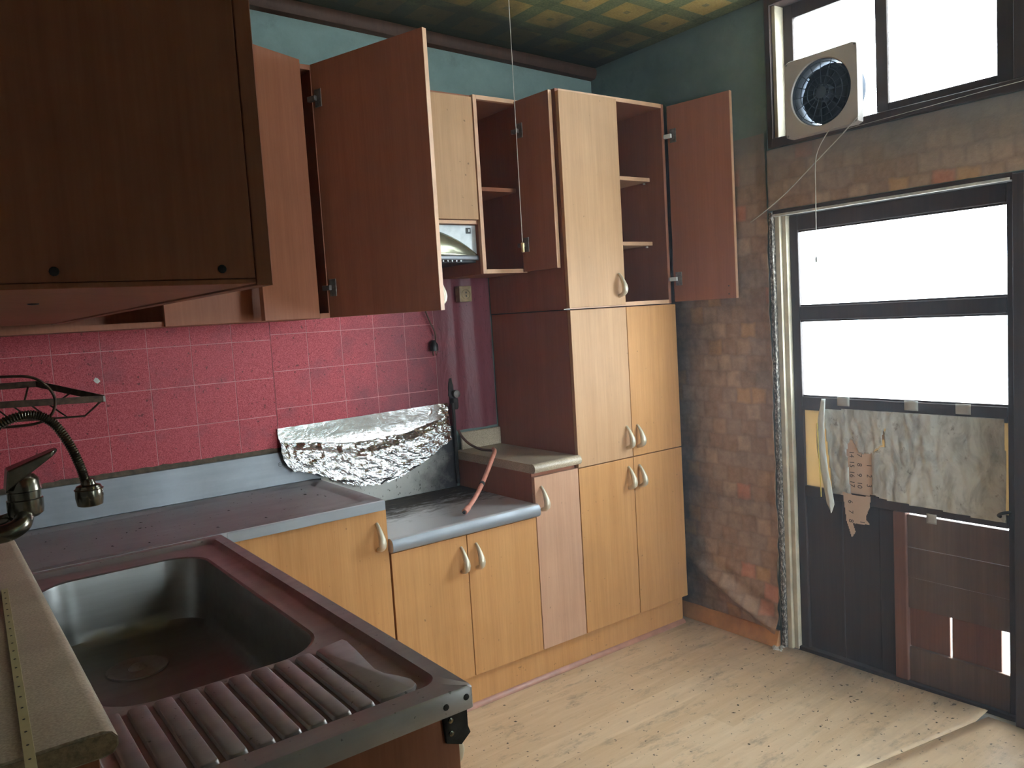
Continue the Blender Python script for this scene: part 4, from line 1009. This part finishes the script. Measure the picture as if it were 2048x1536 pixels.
# wall-mounted mixer tap over the sink
FYc = -1.05
t = thing('mixer_tap', 'tarnished mixer tap with ribbed flexible spout over the sink', 'tap', (0.42, FYc, 1.04))
MB().lathe((0.4175, FYc, 1.09), [(0.022, -0.032), (0.030, -0.026), (0.0315, -0.018), (0.0315, 0.002), (0.029, 0.004), (0.029, 0.018), (0.031, 0.020), (0.029, 0.040), (0.020, 0.050), (0.004, 0.053)], 'z', 28).build('body', 'chrome', t)
lv = MB()
def lev(s_):
    c = Vector((0.392, FYc, 1.134)).lerp(Vector((0.480, FYc, 1.180)), s_)
    w = 0.030 * (1 - s_ * 0.30) * (1 if s_ < .9 else (1 - (s_ - .9) * 5)); h = 0.020 * (1 - 0.80 * s_)
    return [(c.x - 0.3 * h, c.y - w, c.z - h), (c.x - 0.3 * h, c.y + w, c.z - h), (c.x, c.y + w, c.z + h), (c.x, c.y - w, c.z + h)]
lv.loops([lev(k / 10) for k in range(11)]); lv.f.append((3, 2, 1, 0)); lv.build('lever', 'chrome', t, 0.003, 3, label='flat lever handle')
for yy, lab in ((FYc - 0.052, 'near wall connector'), (FYc + 0.052, 'far wall connector')):
    MB().tube(smoothpath([(0.412, FYc + (yy - FYc) * 0.35, 1.062), (0.402, FYc + (yy - FYc) * 0.8, 1.050), (0.375, yy, 1.042), (0.33, yy, 1.045), (0.240, yy, 1.05)], 5), [0.017] * 21, 12).build('connector', 'chrome', t)
    MB().lathe((XL + 0.001, yy, 1.05), [(0.030, 0.0), (0.028, 0.008), (0.018, 0.020)], 'x', 20).build('wall_flange', 'chrome', t)
    MB().lathe((0.352, yy, 1.043), [(0.019, -0.010), (0.0205, -0.008), (0.0205, 0.008), (0.019, 0.010)], 'x', 6).build('union_nut', 'chrome', t)
sp_ = smoothpath([(0.352, FYc + 0.030, 1.045), (0.345, FYc + 0.034, 1.12), (0.352, FYc + 0.028, 1.19), (0.385, FYc + 0.012, 1.236), (0.437, FYc, 1.254), (0.476, FYc, 1.236), (0.502, FYc, 1.190), (0.518, FYc, 1.140), (0.526, FYc, 1.100)], 22)
MB().tube(sp_, [0.0088 + 0.0011 * (1 if k % 2 else -1) for k in range(len(sp_))], 12).build('spout', 'chrome', t, label='ribbed flexible spout')
hd = MB().lathe((0.529, FYc, 1.082), [(0.011, 0.030), (0.013, 0.026), (0.014, 0.020), (0.0225, 0.017), (0.0255, 0.010), (0.0262, -0.006), (0.0235, -0.022), (0.019, -0.024)], 'z', 28).build('spray_head', 'chrome', t, label='dark round spray head')
MB().tube([(0.529 + 0.0262 * math.cos(2 * math.pi * k / 28), FYc + 0.0262 * math.sin(2 * math.pi * k / 28), 1.092) for k in range(29)], 0.0012, 5, False).build('ring', 'chrome', hd)

# wire corner rack on the left wall
t = thing('dish_rack', 'rusty triangular wire rack on the left wall above the tap', 'rack', (0.40, -0.85, 1.22))
def flatbar(name, a, b, h=0.014, th=0.004):
    a, b = Vector(a), Vector(b); d_ = (b - a).normalized(); s_ = d_.cross(Vector((0, 0, 1))).normalized() * th / 2; up_ = Vector((0, 0, h / 2))
    v = [p + s_ * i + up_ * j for p in (a, b) for i, j in ((-1, -1), (1, -1), (1, 1), (-1, 1))]
    return MB().add(v, [(0, 1, 2, 3), (7, 6, 5, 4), (0, 4, 5, 1), (1, 5, 6, 2), (2, 6, 7, 3), (3, 7, 4, 0)]).build(name, 'rackwire', t, 0.0006)
P0, P1, P2, P3 = (XL + 0.003, -0.935, 1.2785), (0.5965, -0.918, 1.262), (0.487, -0.765, 1.300), (XL + 0.003, -0.765, 1.304)
flatbar('front_rim', P0, P1); flatbar('side_rim', P1, P2); flatbar('back_rim', P2, P3)
box('rim_end', 'deadpaint', t, 0.594, 0.598, -0.921, -0.915, 1.256, 1.268, 0, label='bright cut end of the rim')
f0, f1, k0, k1 = Vector((XL + 0.003, -0.925, 1.243)), Vector((0.556, -0.912, 1.228)), Vector((XL + 0.003, -0.80, 1.263)), Vector((0.520, -0.80, 1.256))
MB().tube([f0, f1, Vector(P1) + Vector((-0.006, 0.0, -0.004))], 0.0022, 6).build('lower_wire', 'rackwire', t)
MB().tube([k0, k1, Vector((0.545, -0.850, 1.280))], 0.0022, 6).build('lower_wire', 'rackwire', t)
for k in range(9):
    a = f0.lerp(f1, (k + 1) / 10); b = k0.lerp(k1, (k + 0.4) / 9)
    MB().tube([a, b], 0.0018, 6).build('cross_wire', 'rackwire', t)
MB().tube([Vector((0.470, -0.770, 1.295)), Vector((0.455, -0.80, 1.2575))], 0.0022, 6).build('upright_wire', 'rackwire', t)
MB().tube([Vector((0.36, -0.770, 1.300)), Vector((0.345, -0.80, 1.261))], 0.0022, 6).build('upright_wire', 'rackwire', t)
t2 = smoothpath([(XL + 0.002, -1.0, 1.336), (0.33, -1.0, 1.334), (0.40, -1.0, 1.330), (0.453, -1.0, 1.325), (0.481, -1.0, 1.304), (0.493, -1.0, 1.274), (0.482, -1.0, 1.244), (0.454, -1.0, 1.231), (0.40, -1.0, 1.231), (0.33, -1.0, 1.236), (XL + 0.002, -1.0, 1.240)], 6)
tag(MB().tube(t2, 0.0028, 8).build('wire_hoop', 'rackwire', None), 'bent wire hoop sticking out in front of the rack', 'wire')

# torn calendar sheets taped to the door
def inpoly(p, poly):
    c = False
    for (x1, y1), (x2, y2) in zip(poly, poly[1:] + poly[:1]):
        if (y1 > p[1]) != (y2 > p[1]) and p[0] < (x2 - x1) * (p[1] - y1) / (y2 - y1) + x1: c = not c
    return c
def cutsheet(poly, x, nu, nv, amp, seed):
    y0, y1 = min(p[0] for p in poly), max(p[0] for p in poly); z0, z1 = min(p[1] for p in poly), max(p[1] for p in poly)
    def fn(u, v):
        y = y0 + (y1 - y0) * u; z = z0 + (z1 - z0) * v
        w = nz(y * 16, z * 5, seed) + 0.5 * nz(y * 38, z * 14, seed + 3)
        return (x - amp * abs(w) - amp * 0.35 * max(0, nz(y * 70, z * 60, seed)), y, z)
    return MB().grid(nu, nv, fn, lambda u, v: inpoly((y0 + (y1 - y0) * u, z0 + (z1 - z0) * v), poly))
t = thing('wall_calendar', 'torn calendar sheets taped across the lower door panel', 'calendar', (2.97, -1.45, 0.65))
main = [(-1.140, 0.968), (-1.300, 0.972), (-1.764, 0.970), (-1.767, 0.640), (-1.66, 0.642), (-1.505, 0.650), (-1.40, 0.652), (-1.345, 0.660), (-1.325, 0.668), (-1.322, 0.813), (-1.342, 0.835), (-1.365, 0.852), (-1.366, 0.885), (-1.378, 0.915), (-1.374, 0.885), (-1.374, 0.845), (-1.362, 0.846),
        (-1.340, 0.827), (-1.318, 0.815), (-1.290, 0.812), (-1.275, 0.815), (-1.264, 0.840), (-1.250, 0.858), (-1.250, 0.895), (-1.247, 0.862), (-1.234, 0.846), (-1.228, 0.815), (-1.234, 0.76), (-1.238, 0.70), (-1.240, 0.652), (-1.167, 0.648)]
cutsheet(main, 2.9835, 150, 76, 0.007, 1).build('backing_sheet', 'calfilm', t, fixn=False, solid=0.0004, label='stained grey paper with a torn hole')
und = [(-1.205, 0.655), (-1.335, 0.664), (-1.332, 0.86), (-1.37, 0.87), (-1.385, 0.90), (-1.36, 0.905), (-1.25, 0.868), (-1.215, 0.85)]
cutsheet(und, 2.9843, 40, 50, 0.0005, 5).build('date_sheet', 'calendar', t, fixn=False, label='pinkish calendar page showing through the hole')
flap = [(-1.214, 0.664), (-1.262, 0.658), (-1.322, 0.660), (-1.319, 0.62), (-1.305, 0.590), (-1.303, 0.575), (-1.318, 0.556), (-1.260, 0.551), (-1.252, 0.553), (-1.262, 0.520), (-1.252, 0.505), (-1.247, 0.497), (-1.236, 0.530), (-1.228, 0.552), (-1.222, 0.60)]
fs = cutsheet(flap, 2.9725, 36, 54, 0.002, 9).build('hanging_flap', 'calendar', t, fixn=False, label='torn strip of calendar hanging below the panel')
for txt, y, z, x, par in (('14', -1.246, 0.806, 2.9836, None), ('15', -1.246, 0.769, 2.9836, None), ('16', -1.246, 0.732, 2.9836, None), ('17', -1.246, 0.696, 2.9836, None),
                          ('7', -1.276, 0.805, 2.9836, None), ('8', -1.276, 0.770, 2.9836, None), ('9', -1.275, 0.732, 2.9836, None), ('10', -1.275, 0.695, 2.9836, None),
                          ('1', -1.312, 0.771, 2.9836, None), ('2', -1.312, 0.733, 2.9836, None), ('3', -1.311, 0.697, 2.9836, None),
                          ('6', -1.245, 0.631, 2.9695, fs), ('7', -1.246, 0.594, 2.9695, fs), ('8', -1.246, 0.560, 2.9695, fs), ('1', -1.290, 0.562, 2.9695, fs)):
    me = text_mesh(txt, 0.026); me.materials.append(M['ink'])
    o = link('printed_date', me, Vector((x, y, z)), par or t)
    o.rotation_euler = Matrix(((0, 0, -1), (0, -1, 0), (-1, 0, 0))).to_euler()
for y, z in ((-1.195, 1.010), (-1.445, 1.008), (-1.615, 1.006)):
    MB().grid(4, 4, lambda u, v: (2.9835 - 0.001 * math.sin(u * 3), y - 0.048 * u, z - 0.028 + 0.034 * v)).build('tape', 'tape', t, solid=0.0003, fixn=False)
MB().grid(4, 4, lambda u, v: (2.9830 - 0.001 * math.sin(u * 3), -1.515 - 0.034 * u, 0.596 + 0.034 * v)).build('tape', 'tape', t, solid=0.0003, fixn=False)
# curling strip of cloudy film with a yellow edge at the left of the calendar
t = thing('film_strip', 'curling strip of cloudy plastic film left of the calendar', 'film', (2.97, -1.14, 0.60))
def fstrip(u, v):
    z = 1.008 - 0.43 * v; w = 0.028 * (0.55 + 0.75 * math.sin(min(1, v * 1.5) * 2.2)) * (1 if v < 0.92 else (1 - v) * 12.5)
    y = -1.150 + 0.016 * math.sin(v * 4.5) + w * (0.5 - u) - 0.012 * (v > 0.6) * (v - 0.6)
    return (2.9665 - 0.007 * math.sin(math.pi * u) * (0.4 + v * 0.4) - 0.003 * nz(v * 20, u * 3), y, z)
MB().grid(8, 50, fstrip).build('film', 'clearfilm', t, fixn=False, solid=0.0004)
MB().tube(smoothpath([(2.962, -1.124, 0.915), (2.960, -1.128, 0.80), (2.960, -1.132, 0.70), (2.961, -1.133, 0.635)], 6), 0.0035, 7, True, (1, 0.5)).build('edge_rod', plain('yellow_edge', (0.55, 0.42, 0.10), 0.4), t, label='yellow edging rod')
